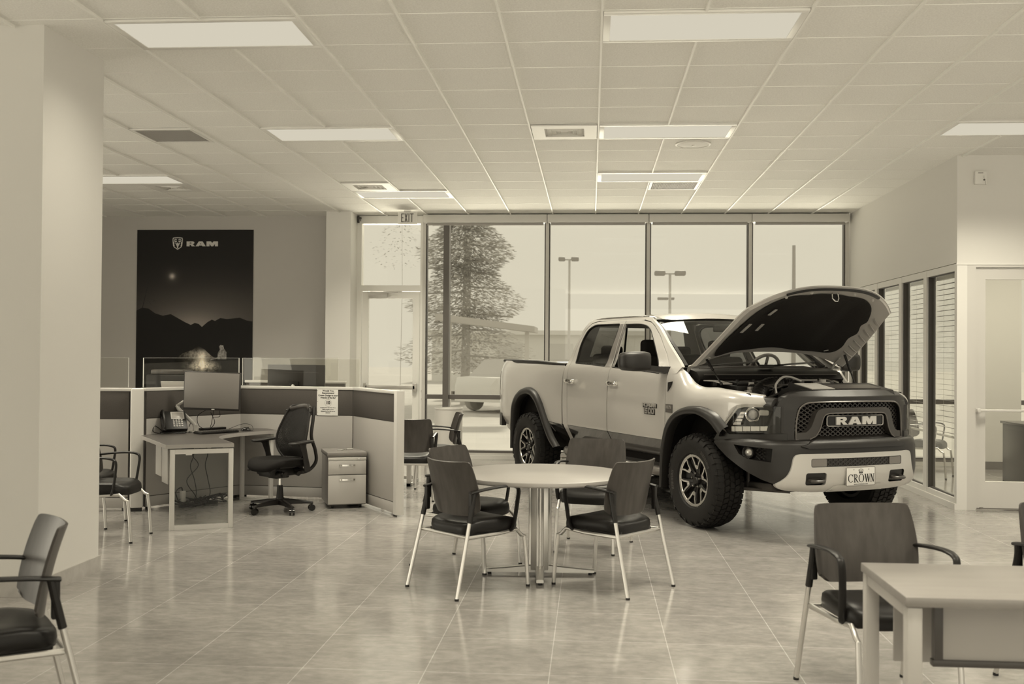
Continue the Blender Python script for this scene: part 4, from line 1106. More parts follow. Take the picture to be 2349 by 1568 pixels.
for sg in (-1, 1):
    inw = lambda co, sg=sg: (0, -sg * .03, 0)
    # bed side, with the arch cut out
    P = [(-4.58, .68), (-4.605, .80), (-4.605, 1.36), (-4.58, 1.43), (-4.54, 1.447), (-3.4, 1.437), (-2.645, 1.405), (-2.63, 1.38), (-2.63, .752)] + [p for p in R_MID[::-1] if p[0] < -2.9]
    B().panel([P], smap(sg), .06, .05, inw).obj('bed_side', M_paint, T, angle=40)
    B().sweep([(x, sg * (yw(x, 1.42) - .035), zz) for x, zz in ((-4.58, 1.448), (-4.0, 1.447), (-3.4, 1.441), (-2.64, 1.413))], [(-.045, -.02), (.045, -.02), (.045, .006), (.03, .014), (-.03, .014), (-.045, .006)]).obj('bed_rail_cap', M_trimd, T)
    # cab side: C pillar, roof rail, A pillar
    P = [(-2.592, .52), (-2.615, 1.40), (-2.605, 1.60), (-2.565, 1.80), (-2.50, 1.905), (-2.3, 1.935), (-1.7, 1.938), (-1.2, 1.912), (-.95, 1.81), (-.66, 1.645), (-.40, 1.50), (-.25, 1.42), (-.30, 1.36), (-.447, 1.345),
         (-.468, 1.418), (-.626, 1.556), (-.846, 1.713), (-1.04, 1.824), (-1.15, 1.866), (-1.32, 1.891), (-1.67, 1.897), (-2.30, 1.899), (-2.425, 1.879), (-2.508, 1.806), (-2.543, 1.65), (-2.533, 1.42), (-2.498, 1.10), (-2.493, .76), (-2.508, .66), (-2.508, .52)]
    B().panel([P], smap(sg), .05, .04, inw).obj('cab_side', M_paint, T, angle=40)
    for nm, D, Wn, gl in (('front_door', DF, WD, M_cglass), ('rear_door', DR, WR, M_tglass)):
        d = B().panel([D, Wn], smap(sg, .001), .055, .045, inw).obj(nm, M_paint, T, angle=40)
        wl = Wn
        if not (nm == 'front_door'):
            B().panel([wl], smap(sg, -.012), .12, .08).obj('window_glass', gl, d)
        sl = B(); sl.sweep([(x, sg * (yw(x, z) - .004), z) for x, z in wl], [(.008 * math.cos(k), .008 * math.sin(k)) for k in (0, 1.26, 2.51, 3.77, 5.03)], closed=True)
        sl.obj('window_seal', M_trimd, d)
        hx = -1.46 if nm == 'front_door' else -2.43
        hd = B(); hd.sweep(catmull([(hx - .09, sg * .962, 1.238), (hx - .08, sg * 1.0, 1.238), (hx, sg * 1.012, 1.236), (hx + .09, sg * 1.0, 1.234), (hx + .10, sg * .962, 1.233)], 4), [(.010 * math.cos(2 * math.pi * k / 10), .024 * math.sin(2 * math.pi * k / 10)) for k in range(10)])
        hd.obj('handle', M_chrome, d)
        B().lathe([(.0001, .0), (.035, .0), (.04, .004)], (hx, sg * .9725, 1.236), 'Y', 20).obj('handle_cup', M_paint, d) if False else None
    B().panel([[(-1.70, 1.40), (-1.725, 1.60), (-1.755, 1.852), (-1.69, 1.852), (-1.65, 1.65), (-1.588, 1.40)]], smap(sg, .0035), .05, .05).obj('pillar_trim', mat('pillar trim', .16, .22), T)
    B().panel([[(-1.52, 1.399), (-1.555, 1.50), (-1.60, 1.66), (-1.628, 1.846), (-1.67, 1.85), (-1.64, 1.66), (-1.563, 1.399)]], smap(sg, .0035), .05, .05).obj('pillar_trim', mat('pillar trim', .16, .22), T)
    for nm, Q in (('lower_panel', [(-.50, .575), (-.462, .64), (-.456, .732), (-1.567, .738), (-1.567, .575)]), ('lower_panel', [(-1.581, .575), (-1.581, .738), (-2.487, .746), (-2.50, .66), (-2.50, .575)]), ('lower_panel', [(-2.63, .50), (-2.63, .746), (-2.97, .76), (-2.84, .60), (-2.72, .49)])):
        B().panel([Q], smap(sg, .001), .06, .04, inw).obj(nm, M_lower, T, angle=40)
    B().panel([[(-2.66, .50), (-2.66, 1.39), (-2.57, 1.39), (-2.57, .50)]], smap(sg, -.035), .1, .06).obj('gap_shade_strip', M_well, T)  # dark strip behind the seam stands in for the shade in the gap
    # rocker and dark sill between the wheels
    B().panel([[(-2.70, .47), (-2.60, .60), (-.47, .60), (-.47, .40), (-2.68, .40)]], lambda x, z, sg=sg: (x, sg * (Pz(z) - .012 if z > .5 else .84 - (.5 - z) * .9), z), .15, .04, inw).obj('rocker', M_trimd, T)
    # fender, curled over into the engine bay
    zt = lut([(-.45, 1.405), (-.30, 1.415), (-.21, 1.375), (-.12, 1.29), (.3, 1.245), (.6, 1.218), (.92, 1.175)])
    def fmap(x, s, sg=sg):
        if s <= 1.10: return (x, sg * yw(x, s), s)
        q = min((s - 1.10) / .35, 1.0); yo = yw(x, 1.10); w_ = min(max((x + .34) / .22, 0), 1); w_ = w_ * w_ * (3 - 2 * w_); yi = min(.865, yo - .085) - .01 * max(0, x)
        yc, zc = yo - (yo - yi) * (1 - math.cos(q * math.pi / 2)), 1.10 + (zt(x) - 1.10) * math.sin(q * math.pi / 2)
        zs = 1.10 + (zt(x) - 1.10) * q
        return (x, sg * (yc * w_ + yw(x, zs) * (1 - w_)), zc * w_ + zs * (1 - w_))
    P = [(-.447, .62), (-.447, 1.45), (.735, 1.45), (.755, 1.32), (.79, 1.21), (.775, 1.155), (.62, 1.135), (.57, 1.11), (.465, .99), (.40, .91)]
    P += [p for p in F_MID[::-1] if p[0] < .47 and p[1] > .6]
    B().panel([P], fmap, .04, .035, lambda co, sg=sg: (0, -sg * .02, -.025)).obj('fender', M_paint, T, angle=50)
    B().panel([[(.738, 1.45), (.815, 1.45), (.83, 1.13), (.78, 1.15), (.796, 1.21), (.76, 1.32)]], lambda x, s, f=fmap: tuple(Vector(f(x, s)) - Vector((0, 0, .012))), .04, .04, lambda co, sg=sg: (0, -sg * .02, -.03)).obj('lamp_top_cover', M_trimb, T, angle=50)
    # wheel arch flares
    for OUT, INN in ((F_OUT, F_IN), (R_OUTL, R_INL)):
        rg = []; n = 44
        for a, c in zip(resamp(OUT, n), resamp(INN, n)):
            f = lambda k, off, a=a, c=c: (a[0] * (1 - k) + c[0] * k, sg * (yw(a[0] * (1 - k) + c[0] * k, max(a[1] * (1 - k) + c[1] * k, .76)) + off), a[1] * (1 - k) + c[1] * k)
            rg.append([f(0, .002), f(.10, .026), f(.30, .046), f(.62, .054), f(.92, .048), f(1.0, .036), f(1.0, -.05)])
        B().loft(rg, False).obj('wheel_flare', M_trimb, T, angle=50)
        x0, x1 = INN[0], INN[-1]
        MM = mid(OUT, INN, .72, 30)
        wl = B(); wl.loft([[(x, sg * y, z) for x, z in MM] for y in (.935, .42)], False)
        wl.panel([MM], lambda x, z, sg=sg: (x, sg * .42, z), .5, .5)
        wl.obj('wheel_well', M_well, T)
    for xx in (-.47, -3.95):
        B().box((xx, sg * .86, .40 if xx > -1 else .42), (.012, .26, .24), bev=.004).obj('mud_flap', M_trimd, T)
    # mirror
    m = B(); rg = []
    for k, (yy, sx, sz, xx, zz) in enumerate(((1.115, .010, .05, -.50, 1.47), (1.13, .055, .082, -.50, 1.468), (1.18, .075, .093, -.51, 1.468), (1.28, .078, .092, -.52, 1.468), (1.37, .066, .084, -.54, 1.467), (1.40, .045, .066, -.55, 1.466), (1.41, .01, .03, -.555, 1.466))):
        rg.append([(xx + sx * math.copysign(abs(math.cos(2 * math.pi * j / 24)) ** .6, math.cos(2 * math.pi * j / 24)), sg * yy, zz + sz * math.copysign(abs(math.sin(2 * math.pi * j / 24)) ** .6, math.sin(2 * math.pi * j / 24))) for j in range(24)])
    m.loft(rg); mo = m.obj('side_mirror', M_trimb, T, angle=50)
    B().sweep([(-.50, sg * .90, 1.385), (-.50, sg * 1.02, 1.395), (-.51, sg * 1.16, 1.41)], [(-.05, -.03), (.05, -.03), (.05, .03), (-.05, .03)], scales=[1.2, .9, .8]).obj('mirror_arm', M_trimb, mo)
    B().panel([[(-.62, 1.362), (-.488, 1.354), (-.50, 1.395), (-.60, 1.425)]], smap(sg, .006), .05, .05, inw).obj('mirror_sail', M_trimd, mo)
    B().box((-.585, sg * 1.27, 1.468), (.004, .22, .15), bev=.001).obj('mirror_glass', M_chrome, mo)
    # side step: round tube nose at the rear end, dark bar
    B().tube([(-2.62, sg * .90, .455), (-2.5, sg * .95, .45), (-.75, sg * .95, .43), (-.6, sg * .88, .43)], .048, 14).obj('step_tube', mat('step tube', .18, .3, metal=.6), T)
    # fender vent wedge and door badge
    B().prism([(-.405, 1.275), (-.33, 1.285), (-.36, 1.235), (-.41, 1.19)], 0, .008, Matrix(((1, 0, 0, 0), (0, 0, sg, sg * .9665), (0, 1, 0, 0), (0, 0, 0, 1)))).obj('vent_wedge', M_trimd, T)
    # tail lamp
    B().panel([[(-4.608, .98), (-4.608, 1.30), (-4.55, 1.31), (-4.53, 1.0)]], smap(sg, .006), .03, .06, inw).obj('tail_lamp', mat('tail lamp', .30, .15), T)
def wside(sg, x, z, off): return Matrix(((1 if sg < 0 else -1, 0, 0, x), (0, 0, sg, sg * (yw(x, z) + off)), (0, 1, 0, z), (0, 0, 0, 1)))
M_badge = mat('badge silver', .42, .35, metal=.5); M_bshadow = mat('badge shadow', .03, .4)
for dz, dx, m, off in ((-.008, .008, M_bshadow, .001), (0, 0, M_badge, .006)):  # dark offset copy paints the drop shadow of the letters
    bd = B(); ram_letters(bd, wside(-1, -.725 + dx, 1.052 + dz, off), .039 if m == M_badge else .0395, .004)
    w = wside(-1, -.718 + dx, .995 + dz, off)
    def digit(segs, x0):
        for (a, c, e, f) in segs: bd.prism([(x0 + a, c), (x0 + e, c), (x0 + e, f), (x0 + a, f)], 0, .004, w)
    hh, ww, th = .027, .043, .013
    digit([(.013, -hh, .028, hh), (.004, hh - .014, .014, hh)], -.118)
    digit([(0, hh - th, ww, hh), (0, 0, th, hh), (0, -.006, ww, .007), (ww - th, -hh, ww, .007), (0, -hh, ww, -hh + th)], -.078)
    for x0 in (-.024, .034): digit([(0, -hh, th, hh), (ww - th + .008, -hh, ww + .008, hh), (0, hh - th, ww + .008, hh), (0, -hh, ww + .008, -hh + th)], x0)
    bd.obj('door_badge_and_shadow', m, T, smooth=False)
hb = B().prism([(-.055, -.038), (.055, -.038), (.055, .038), (-.055, .038)], 0, .005, wside(-1, -.375, 1.035, .002)).obj('fender_badge', mat('badge plate', .10, .3), T, smooth=False)
tx = B(); w = wside(-1, -.375, 1.045, .007)
for x0, sgs in ((-.046, ((0, 0, .006, .03), (.014, 0, .02, .03), (0, .012, .02, .018))), (-.021, ((0, 0, .006, .03), (0, 0, .018, .006), (0, .012, .015, .018), (0, .024, .018, .03))), (.002, ((0, 0, .006, .03), (.020, 0, .026, .03), (.006, .018, .020, .03))), (.034, ((0, 0, .007, .03),))):
    for a, c, e, f in sgs: tx.prism([(x0 + a, c - .012), (x0 + e, c - .012), (x0 + e, f - .012), (x0 + a, f - .012)], 0, .002, w)
tx.obj('badge_lettering', M_badge, hb, smooth=False)
# roof, rear wall, tailgate, bed floor, rear bumper
def roof(u, v):
    x0 = -2.505 + .0 * v; s = 2 * v - 1; x1 = -1.125 + .13 * (1 - s * s)
    x = x0 + (x1 - x0) * u
    return (x, s * .662, 1.931 + .042 * (1 - s * s) - .020 * (2 * u - 1) ** 4 - .05 * max(0, (u - .86) / .14) ** 2 * (1 - s ** 8))
B().grid(roof, 24, 20).obj('roof', M_paint, T)
rw = lambda a, q: (-2.50 - .105 * q ** .8, a * (.655 + .235 * q), 1.905 - .50 * q)
B().panel([[(-1, 0.001), (1, 0.001), (1, 1), (-1, 1)], [(-.80, .14), (.80, .14), (.76, .80), (-.76, .80)]], rw, .1, .1).obj('cab_rear_wall', M_paint, T)
rg_ = B().panel([[(-.80, .14), (.80, .14), (.76, .80), (-.76, .80)]], rw, .2, .2).obj('rear_window', M_cglass, T)
B().box((-2.555, -.2, 1.67), (.012, .02, .34), rot=Matrix.Rotation(R(10), 4, 'Y')).obj('slider_bar', M_trimd, rg_); B().box((-2.555, .2, 1.67), (.012, .02, .34), rot=Matrix.Rotation(R(10), 4, 'Y')).obj('slider_bar', M_trimd, rg_)
b = B(); b.bb(-4.57, -2.62, -.80, .80, .74, .78); b.bb(-2.66, -2.63, -.85, .85, .74, 1.36); b.bb(-4.57, -4.53, -.85, .85, .74, 1.40)
for s in (-1, 1): b.bb(-4.57, -2.63, s * .80, s * .85, .74, 1.40)
b.obj('bed_liner', M_trimd, T, smooth=False)
B().bb(-4.63, -4.58, -.82, .82, .74, 1.43, .012).obj('tailgate', M_paint, T)
b = B(); b.sweep([(-4.36, -.93, .70), (-4.50, -.90, .70), (-4.64, -.78, .70), (-4.70, 0, .70), (-4.64, .78, .70), (-4.50, .90, .70), (-4.36, .93, .70)], [(-.03, -.08), (.025, -.08), (.03, .06), (.0, .085), (-.03, .08)]); b.obj('rear_bumper', M_trimb, T)
# chassis, axles, exhaust
b = B(); b.bb(-4.4, .75, -.55, -.42, .42, .60); b.bb(-4.4, .75, .42, .55, .42, .60); b.bb(-2.45, -.5, -.86, .86, .50, .60); b.bb(-.45, .70, -.46, .46, .5, .62); b.obj('chassis', M_well, T, smooth=False)
b = B(); b.cyl((-3.52, -.75, .42), (-3.52, .75, .42), .06, n=12); b.cyl((.05, -.75, .40), (.05, .75, .40), .05, n=12); b.obj('axles', M_trimd, T)
for s in (-1, 1):
    b = B(); b.box((.42, s * .56, .40), (.34, .10, .07), rz=-s * .3, bev=.02); b.cyl((.30, s * .80, .38), (.62, s * .38, .36), .016, n=8); b.cyl((.35, s * .62, .36), (.35, s * .62, .62), .018, n=8); b.box((.60, s * .40, .41), (.18, .08, .09), bev=.02)
    b.obj('suspension_arm', mat('cast metal', .10, .5, metal=.5), T)
B().tube([(-2.95, -.80, .36), (-2.5, -.62, .42), (-1.2, -.5, .45)], .035, 10).obj('exhaust_pipe', M_silver, T)
# ---- wheels
def wheel(x, sg, name='wheel'):
    w = bpy.data.objects.new(name, None); link(w, T); w.location = (x, sg * .865, .418); w.rotation_euler = (0, 0, 0 if sg < 0 else math.pi)
    # built facing -y
    RR = .418
    prof = [(.232, -.115), (.245, -.138), (.285, -.150), (.335, -.152), (.372, -.142), (.395, -.122), (.405, -.10), (.407, 0), (.405, .10), (.395, .122), (.372, .142), (.335, .150), (.245, .138), (.232, .115)]
    ty = B().lathe(prof, ax='Y', n=72, closed=True)
    for k in range(48):
        a0 = 2 * math.pi * k / 48
        for col, (y0, y1, sk) in enumerate(((-.132, -.082, .35), (-.074, -.030, -.5), (-.022, .022, .5), (.030, .074, -.5), (.082, .132, .35))):
            a = a0 + (.5 if col % 2 else 0) * 2 * math.pi / 48; da = .052 if col in (0, 4) else .050
            vs = []
            for r in (.400, RR - (.006 if col in (0, 4) else 0)):
                for yy, aa in ((y0, a - da + sk * .03), (y1, a - da - sk * .03), (y1, a + da - sk * .03), (y0, a + da + sk * .03)):
                    rr = r - (.012 if (col == 0 and yy == y0) or (col == 4 and yy == y1) else 0)
                    vs.append((rr * math.cos(aa), yy, rr * math.sin(aa)))
            ty.add(vs, [(4, 5, 6, 7), (0, 1, 5, 4), (1, 2, 6, 5), (2, 3, 7, 6), (3, 0, 4, 7)])
        if k % 2 == 0:      # shoulder lugs on the outer sidewall
            a = a0; da = .035
            vs = [(r * math.cos(aa), yy, r * math.sin(aa)) for r, yy in ((.362, -.1465), (.398, -.130), (.400, -.136), (.366, -.1535)) for aa in (a - da, a + da)]
            ty.add(vs, [(0, 1, 7, 6), (6, 7, 5, 4), (4, 5, 3, 2), (0, 6, 4, 2), (1, 3, 5, 7)])
    ty.obj('tyre', M_tyre, w, angle=28)
    rl = B()
    for k in range(26):       # raised sidewall writing band
        a = math.pi * .15 + k * .045 + (1.9 if k > 12 else 0); da = .016
        rl.add([(r * math.cos(aa), yy, r * math.sin(aa)) for r, yy in ((.288, -.1515), (.322, -.1535)) for aa in (a - da, a + da * (.4 if k % 3 else 1))], [(0, 1, 3, 2)])
    rl.obj('sidewall_marks', mat('sidewall grey', .05, .5), w, smooth=False)
    B().lathe([(.05, -.05), (.15, -.052), (.205, -.072), (.212, -.115), (.225, -.12), (.232, -.115), (.232, .10), (.20, .10), (.20, -.03), (.05, -.03)], ax='Y', n=60, closed=True).obj('rim', M_rimd, w, angle=30)
    B().lathe([(.206, -.116), (.210, -.122), (.230, -.124), (.236, -.112)], ax='Y', n=60).obj('rim_lip', M_rims, w, angle=40)
    sp = B(); ol = B()
    for k in range(6):
        a0 = R(20 + 60 * k); ca, sa = math.cos(a0), math.sin(a0)
        def pt(r, t, y): return (r * ca - t * sa, y, r * sa + t * ca)
        for s in (-1, 1):
            ring = lambda r, t, y, wd: [pt(r, t - wd, y + .02), pt(r, t - wd * .8, y), pt(r, t + wd * .8, y), pt(r, t + wd, y + .02)]
            sp.loft([ring(.06, s * .012, -.078, .016), ring(.115, s * .022, -.092, .016), ring(.17, s * .046, -.104, .015), ring(.214, s * .066, -.112, .016)])
        path = [(.214, -.082), (.205, -.066), (.165, -.036), (.125, -.020), (.112, -.012), (.110, 0), (.112, .012), (.125, .020), (.165, .036), (.205, .066), (.214, .082)]
        ol.sweep([pt(r, t, -.098 - .022 * (r - .11) / .1) for r, t in path], [(-.0075, -.004), (.0075, -.004), (.0075, .004), (-.0075, .004)], up=(0, -1, 0))
        ol.sweep([pt(r, t, -.118) for r, t in ((.209, .08), (.207, .095), (.205, .108))], [(-.008, -.004), (.008, -.004), (.008, .003), (-.008, .003)], up=(0, -1, 0))
        ol.add([pt(.113, -.012, -.101), pt(.113, .012, -.101), pt(.138, .017, -.104), pt(.138, -.017, -.104), pt(.12, 0, -.106)], [(0, 1, 4), (1, 2, 4), (2, 3, 4), (3, 0, 4)])
    sp.obj('spokes', M_rimd, w, angle=40); ol.obj('spoke_edges', M_rims, w, angle=40)
    ln = B()
    for k in range(5):
        a = R(90 + 72 * k); ln.cyl((.062 * math.cos(a), -.07, .062 * math.sin(a)), (.062 * math.cos(a), -.105, .062 * math.sin(a)), .011, .009, 6)
    ln.obj('lug_nuts', M_chrome, w)
    B().lathe([(.0001, -.112), (.03, -.110), (.038, -.10), (.04, -.07), (.09, -.066), (.1, -.05)], ax='Y', n=24).obj('hub', M_rimd, w)
    return w
w0 = wheel(.05, -1)
def cp_wheel(x, sg):
    c = w0.copy(); COL.objects.link(c); c.parent = T; c.location = (x, sg * .865, .418); c.rotation_euler = (0, .4 if x < -1 else .9, 0 if sg < 0 else math.pi)
    for ch in w0.children:
        d = ch.copy(); COL.objects.link(d); d.parent = c
cp_wheel(-3.52, -1); cp_wheel(.05, 1); cp_wheel(-3.52, 1)

# ---- front end
gx = lut([(0, 1.0), (.3, .985), (.5, .935), (.6, .892), (.68, .845), (.75, .79), (.80, .735)])
def gmap(off, rk=.30): return lambda y, z: (gx(abs(y)) + off - rk * max(0, z - 1.08) ** 1.3 - .9 * max(0, z - 1.19), y, z)
def sym(h): return h + [(-y, z) for y, z in h[::-1]]
SO = sym(c2([(-.765, .82), (-.757, .90), (-.735, 1.0), (-.690, 1.12), (-.650, 1.175), (-.56, 1.222), (-.40, 1.238), (-.2, 1.243), (-.02, 1.244)], 4))
SI = sym([(-.575, .838)] + c2([(-.574, .90), (-.570, .98), (-.558, 1.06), (-.535, 1.108), (-.48, 1.14), (-.40, 1.148), (-.25, 1.151)], 4) + [(-.02, 1.152)])
g = B().panel([SO, SI], gmap(.012), .04, .025, (-.07, 0, 0)).obj('grille_surround', M_trimb, T, angle=50)
gl = B(); gl.sweep([gmap(.018)(y * .985, z - .004) for y, z in SI], [(.007 * math.cos(k * 1.047), .007 * math.sin(k * 1.047)) for k in range(6)], up=(1, 0, 0), closed=True); gl.obj('inner_lip', mat('lip grey', .13, .3), g)
# top of the surround, running back to the radiator cover
B().grid(lambda u, v: (gmap(.006)((2 * v - 1) * .45, 1.236)[0] - .12 * u, (2 * v - 1) * .45, 1.234 + .012 * math.sin(u * 2.4)), 5, 24).obj('grille_top', M_trimb, g)
def inpoly(p, poly):
    x, y = p; c = False; n = len(poly)
    for i in range(n):
        (x1, y1), (x2, y2) = poly[i], poly[(i + 1) % n]
        if (y1 > y) != (y2 > y) and x < (x2 - x1) * (y - y1) / (y2 - y1) + x1: c = not c
    return c
def honeycomb(b, poly, fn, cw, ch, r):
    ys = [p[0] for p in poly]; zs = [p[1] for p in poly]
    j = 0; z = min(zs) - ch
    while z < max(zs) + ch:
        k = 0; y0 = min(ys) - cw + (cw / 2 if j % 2 else 0)
        y = y0 - (y0 % cw) + (cw / 2 if j % 2 else 0)
        while y < max(ys) + cw:
            V = [(y - cw * .5, z), (y - cw * .17, z + ch * .5), (y + cw * .17, z + ch * .5), (y + cw * .5, z)]
            for a, c in zip(V, V[1:]):
                m = ((a[0] + c[0]) / 2, (a[1] + c[1]) / 2)
                if inpoly(m, poly): 
                    p0, p1 = Vector(fn(*a)), Vector(fn(*c)); d = (p1 - p0).normalized(); s = Vector((1, 0, 0)).cross(d).normalized() * r
                    q = [p0 - s + Vector((-.02, 0, 0)), p0 - s, p0 + s, p0 + s + Vector((-.02, 0, 0)), p1 - s + Vector((-.02, 0, 0)), p1 - s, p1 + s, p1 + s + Vector((-.02, 0, 0))]
                    b.add(q, [(1, 2, 6, 5), (0, 1, 5, 4), (2, 3, 7, 6)])
            y += cw
        z += ch * .5; j += 1
    return b
honeycomb(B(), SI, gmap(-.035), .052, .036, .0042).obj('grille_mesh', mat('mesh black', .035, .28), g, smooth=False)
B().panel([SI], gmap(-.075), .2, .2).obj('grille_back', M_well, g)
BO = [(-.572, .838), (-.556, .888)] + c2([(-.485, .895), (-.445, .935), (-.418, 1.0), (-.400, 1.05), (-.372, 1.083), (-.32, 1.097)], 4) + [(-.02, 1.099)]
BI = [(-.455, .838)] + c2([(-.405, .862), (-.368, .92), (-.346, .99), (-.328, 1.032), (-.29, 1.050), (-.22, 1.053)], 4) + [(-.02, 1.054)]
brk = BO + [(-y, z) for y, z in BO[::-1]] + [(-y, z) for y, z in BI] + BI[::-1]
b = B().panel([brk], gmap(.016), .04, .03, (-.06, 0, 0)).obj('grille_bracket', mat('bracket grey', .045, .32), g, angle=40)
bl = B(); bl.sweep([gmap(.018)(y, z) for y, z in BI + [(-y, z) for y, z in BI[::-1]]], [(.005 * math.cos(k * 1.047), .005 * math.sin(k * 1.047)) for k in range(6)], up=(1, 0, 0)); bl.obj('bracket_edge', mat('lip grey', .13, .3), g)
em = B().panel([rrect(-.30, .30, .945, 1.032, .018)], gmap(.004), .06, .05, (-.04, 0, 0)).obj('emblem_plate', M_blackg, T)
er = B(); er.sweep([gmap(.008)(y, z) for y, z in rrect(-.30, .30, .945, 1.032, .018)], [(.005 * math.cos(k * 1.047), .005 * math.sin(k * 1.047)) for k in range(6)], up=(1, 0, 0), closed=True); er.obj('emblem_rim', mat('rim grey', .42, .25, metal=.6), em)
lt = B(); ram_letters(lt, Matrix.Identity(4), .066, .012)
for v in lt.bm.verts:
    y, z, d = v.co.x, v.co.y + .989, v.co.z
    v.co = Vector(gmap(.004 + d)(y, z))
lt.obj('lettering', mat('bright letter', .62, .3, metal=.4), em, smooth=False)
# bumper: arc-length map round the front
PL_ = [Vector((x, y * (.955 if y < -.6 else .985), 0)) for x, y in ((.30, -1.0), (.42, -.998), (.55, -.985), (.68, -.95), (.79, -.895), (.88, -.81), (.955, -.68), (1.01, -.47), (1.035, -.22), (1.042, 0))]
PLAN = catmull(PL_ + [Vector((p.x, -p.y, 0)) for p in PL_[-2::-1]], 6)
ARC = [0]
for a_, b_ in zip(PLAN, PLAN[1:]): ARC.append(ARC[-1] + (b_ - a_).length)
HALF = ARC[-1] / 2
def plan(a):
    d = min(max(a + HALF, 0), ARC[-1]); i = 0
    while i < len(ARC) - 2 and ARC[i + 1] < d: i += 1
    t = (d - ARC[i]) / (ARC[i + 1] - ARC[i]); p = PLAN[i].lerp(PLAN[i + 1], t); q = (PLAN[i + 1] - PLAN[i]).normalized()
    return p, Vector((q.y, -q.x, 0))
bz = lut([(.38, -.10), (.44, -.035), (.52, -.006), (.60, 0), (.72, 0), (.78, -.006), (.815, -.022), (.84, -.06)])
def bmap(off):
    def f(a, z):
        p, n = plan(a); q = p + n * (bz(z) + off); return (q.x, q.y, z)
    return f
intow = lambda co: (-.05, -.05 * (1 if co.y > .6 else -1 if co.y < -.6 else 0), 0)
BUM = [(-HALF + .01, .835), (-1.0, .838), (-.72, .828), (-.50, .835), (-.02, .838)]
BUML = [(-.02, .50), (-.60, .46), (-.74, .455), (-.88, .50), (-1.05, .575), (-1.24, .67), (-HALF + .01, .775)]
bum = BUM + [(-a, z) for a, z in BUM[::-1]] + [(-a, z) for a, z in BUML[::-1]] + BUML
FOG = [(-1.16, .778), (-.80, .762), (-.81, .650), (-1.02, .668), (-1.10, .705)]
FOGR = [(-a, z) for a, z in FOG]
bp = B().panel([bum, FOG, FOGR], bmap(0), .05, .03, intow).obj('front_bumper', M_trimb, T, angle=40)
for s, F in ((1, FOG), (-1, FOGR)):
    rg = [[bmap(o)(a, z) for a, z in F] for o in (.002, -.07)]
    fw = B(); fw.loft(rg, True, False); fw.panel([F], bmap(-.07), .1, .1); fw.obj('fog_recess', M_trimd, bp, smooth=False)
    a0 = -1.03 * s; p, n = plan(a0); c = p + n * -.045 + Vector((0, 0, .718))
    q = n.to_track_quat('Z', 'Y').to_matrix().to_4x4(); mm = Matrix.Translation(c) @ q
    def onm(b): b.bm.transform(mm); return b
    onm(B().lathe([(.056, -.02), (.056, .018), (.050, .024), (.042, .018), (.036, .0)], n=28)).obj('fog_lamp_ring', M_trimd, bp)
    fl = onm(B().lathe([(.0001, .016), (.02, .014), (.035, .004), (.036, -.01), (.0001, -.012)], n=24)).obj('fog_lamp', mat('fog lens', .60, .12, metal=.7), bp)
    fm = B(); honeycomb(fm, [(a0 + .07 * s, .665), (a0 + .16 * s, .665), (a0 + .16 * s, .765), (a0 + .07 * s, .765)], bmap(-.055), .045, .03, .004); fm.obj('fog_mesh', M_trimb, bp, smooth=False)
SK = [(-.02, .722), (-.30, .722)] + c2([(-.57, .722), (-.605, .714), (-.628, .690), (-.640, .64), (-.655, .585), (-.685, .535), (-.73, .498), (-.775, .468), (-.75, .435), (-.66, .412), (-.42, .398)], 3) + [(-.02, .396)]
sk = SK + [(-a, z) for a, z in SK[::-1]]
HK = [[(s * a, z) for a, z in rrect(.335, .525, .462, .565, .02)] for s in (-1, 1)]
SL = rrect(-.48, .48, .612, .682, .014)
so = B().panel([sk, SL] + HK, bmap(.012), .05, .025, (-.03, 0, 0)).obj('skid_plate', M_skid, bp, angle=40)
sbk = B().panel([SL], bmap(-.03), .1, .1); sbk.loft([[bmap(o)(a, z) for a, z in SL] for o in (.010, -.03)], True, False)
for hk in HK: sbk.loft([[bmap(o)(a, z) for a, z in hk] for o in (.010, -.08)], True, False)
sbk.obj('slot_back', M_well, bp)
honeycomb(B(), rrect(-.33, .33, .614, .680, .004), bmap(.004), .050, .034, .004).obj('slot_mesh', mat('mesh black', .035, .28), bp, smooth=False)
for s in (-1, 1):
    B().panel([[(s * a, z) for a, z in rrect(.335, .475, .616, .678, .008)]], bmap(.010), .05, .03, (-.02, 0, 0)).obj('slot_pad', mat('pad grey', .20, .4), bp)
    B().panel([[(s * a, z) for a, z in rrect(.335, .525, .462, .565, .02)]], bmap(-.08), .1, .1).obj('hook_recess', M_well, bp)
    p, n = plan(s * .43); p = p + n * .005
    B().tube(catmull([(p.x - .07, p.y - .05, .505), (p.x + .03, p.y - .055, .500), (p.x + .05, p.y, .498), (p.x + .03, p.y + .055, .500), (p.x - .07, p.y + .05, .505)], 5), .013, 10).obj('tow_hook', mat('hook black', .06, .3), bp)
B().panel([[(-.56, .785), (-.50, .80), (-.40, .862), (.40, .862), (.50, .80), (.56, .785), (.50, .765), (-.50, .765)]], bmap(.016), .05, .02, (-.05, 0, 0)).obj('bumper_cap', M_trimb, bp, angle=40)
# lower crease of the skid plate
B().panel([[(-.30, .398), (-.24, .455), (.24, .455), (.30, .398)]], bmap(.030), .06, .03, (-.03, 0, 0)).obj('skid_lip', M_skid, bp, angle=40)
# body-colour-free strip between lamps and bumper
for s in (-1, 1):
    B().panel([[(s * a, z) for a, z in ((.46, .800), (.46, .88), (.60, .89), (.91, .885), (.91, .80))]] if False else [[(.30, .80), (.385, .905), (.49, .860), (.72, .872), (.90, .882), (.90, .80)]], smap(s, -.006), .04, .03, lambda co, s=s: (-.03, -s * .03, 0)).obj('lamp_filler', M_trimb, T)
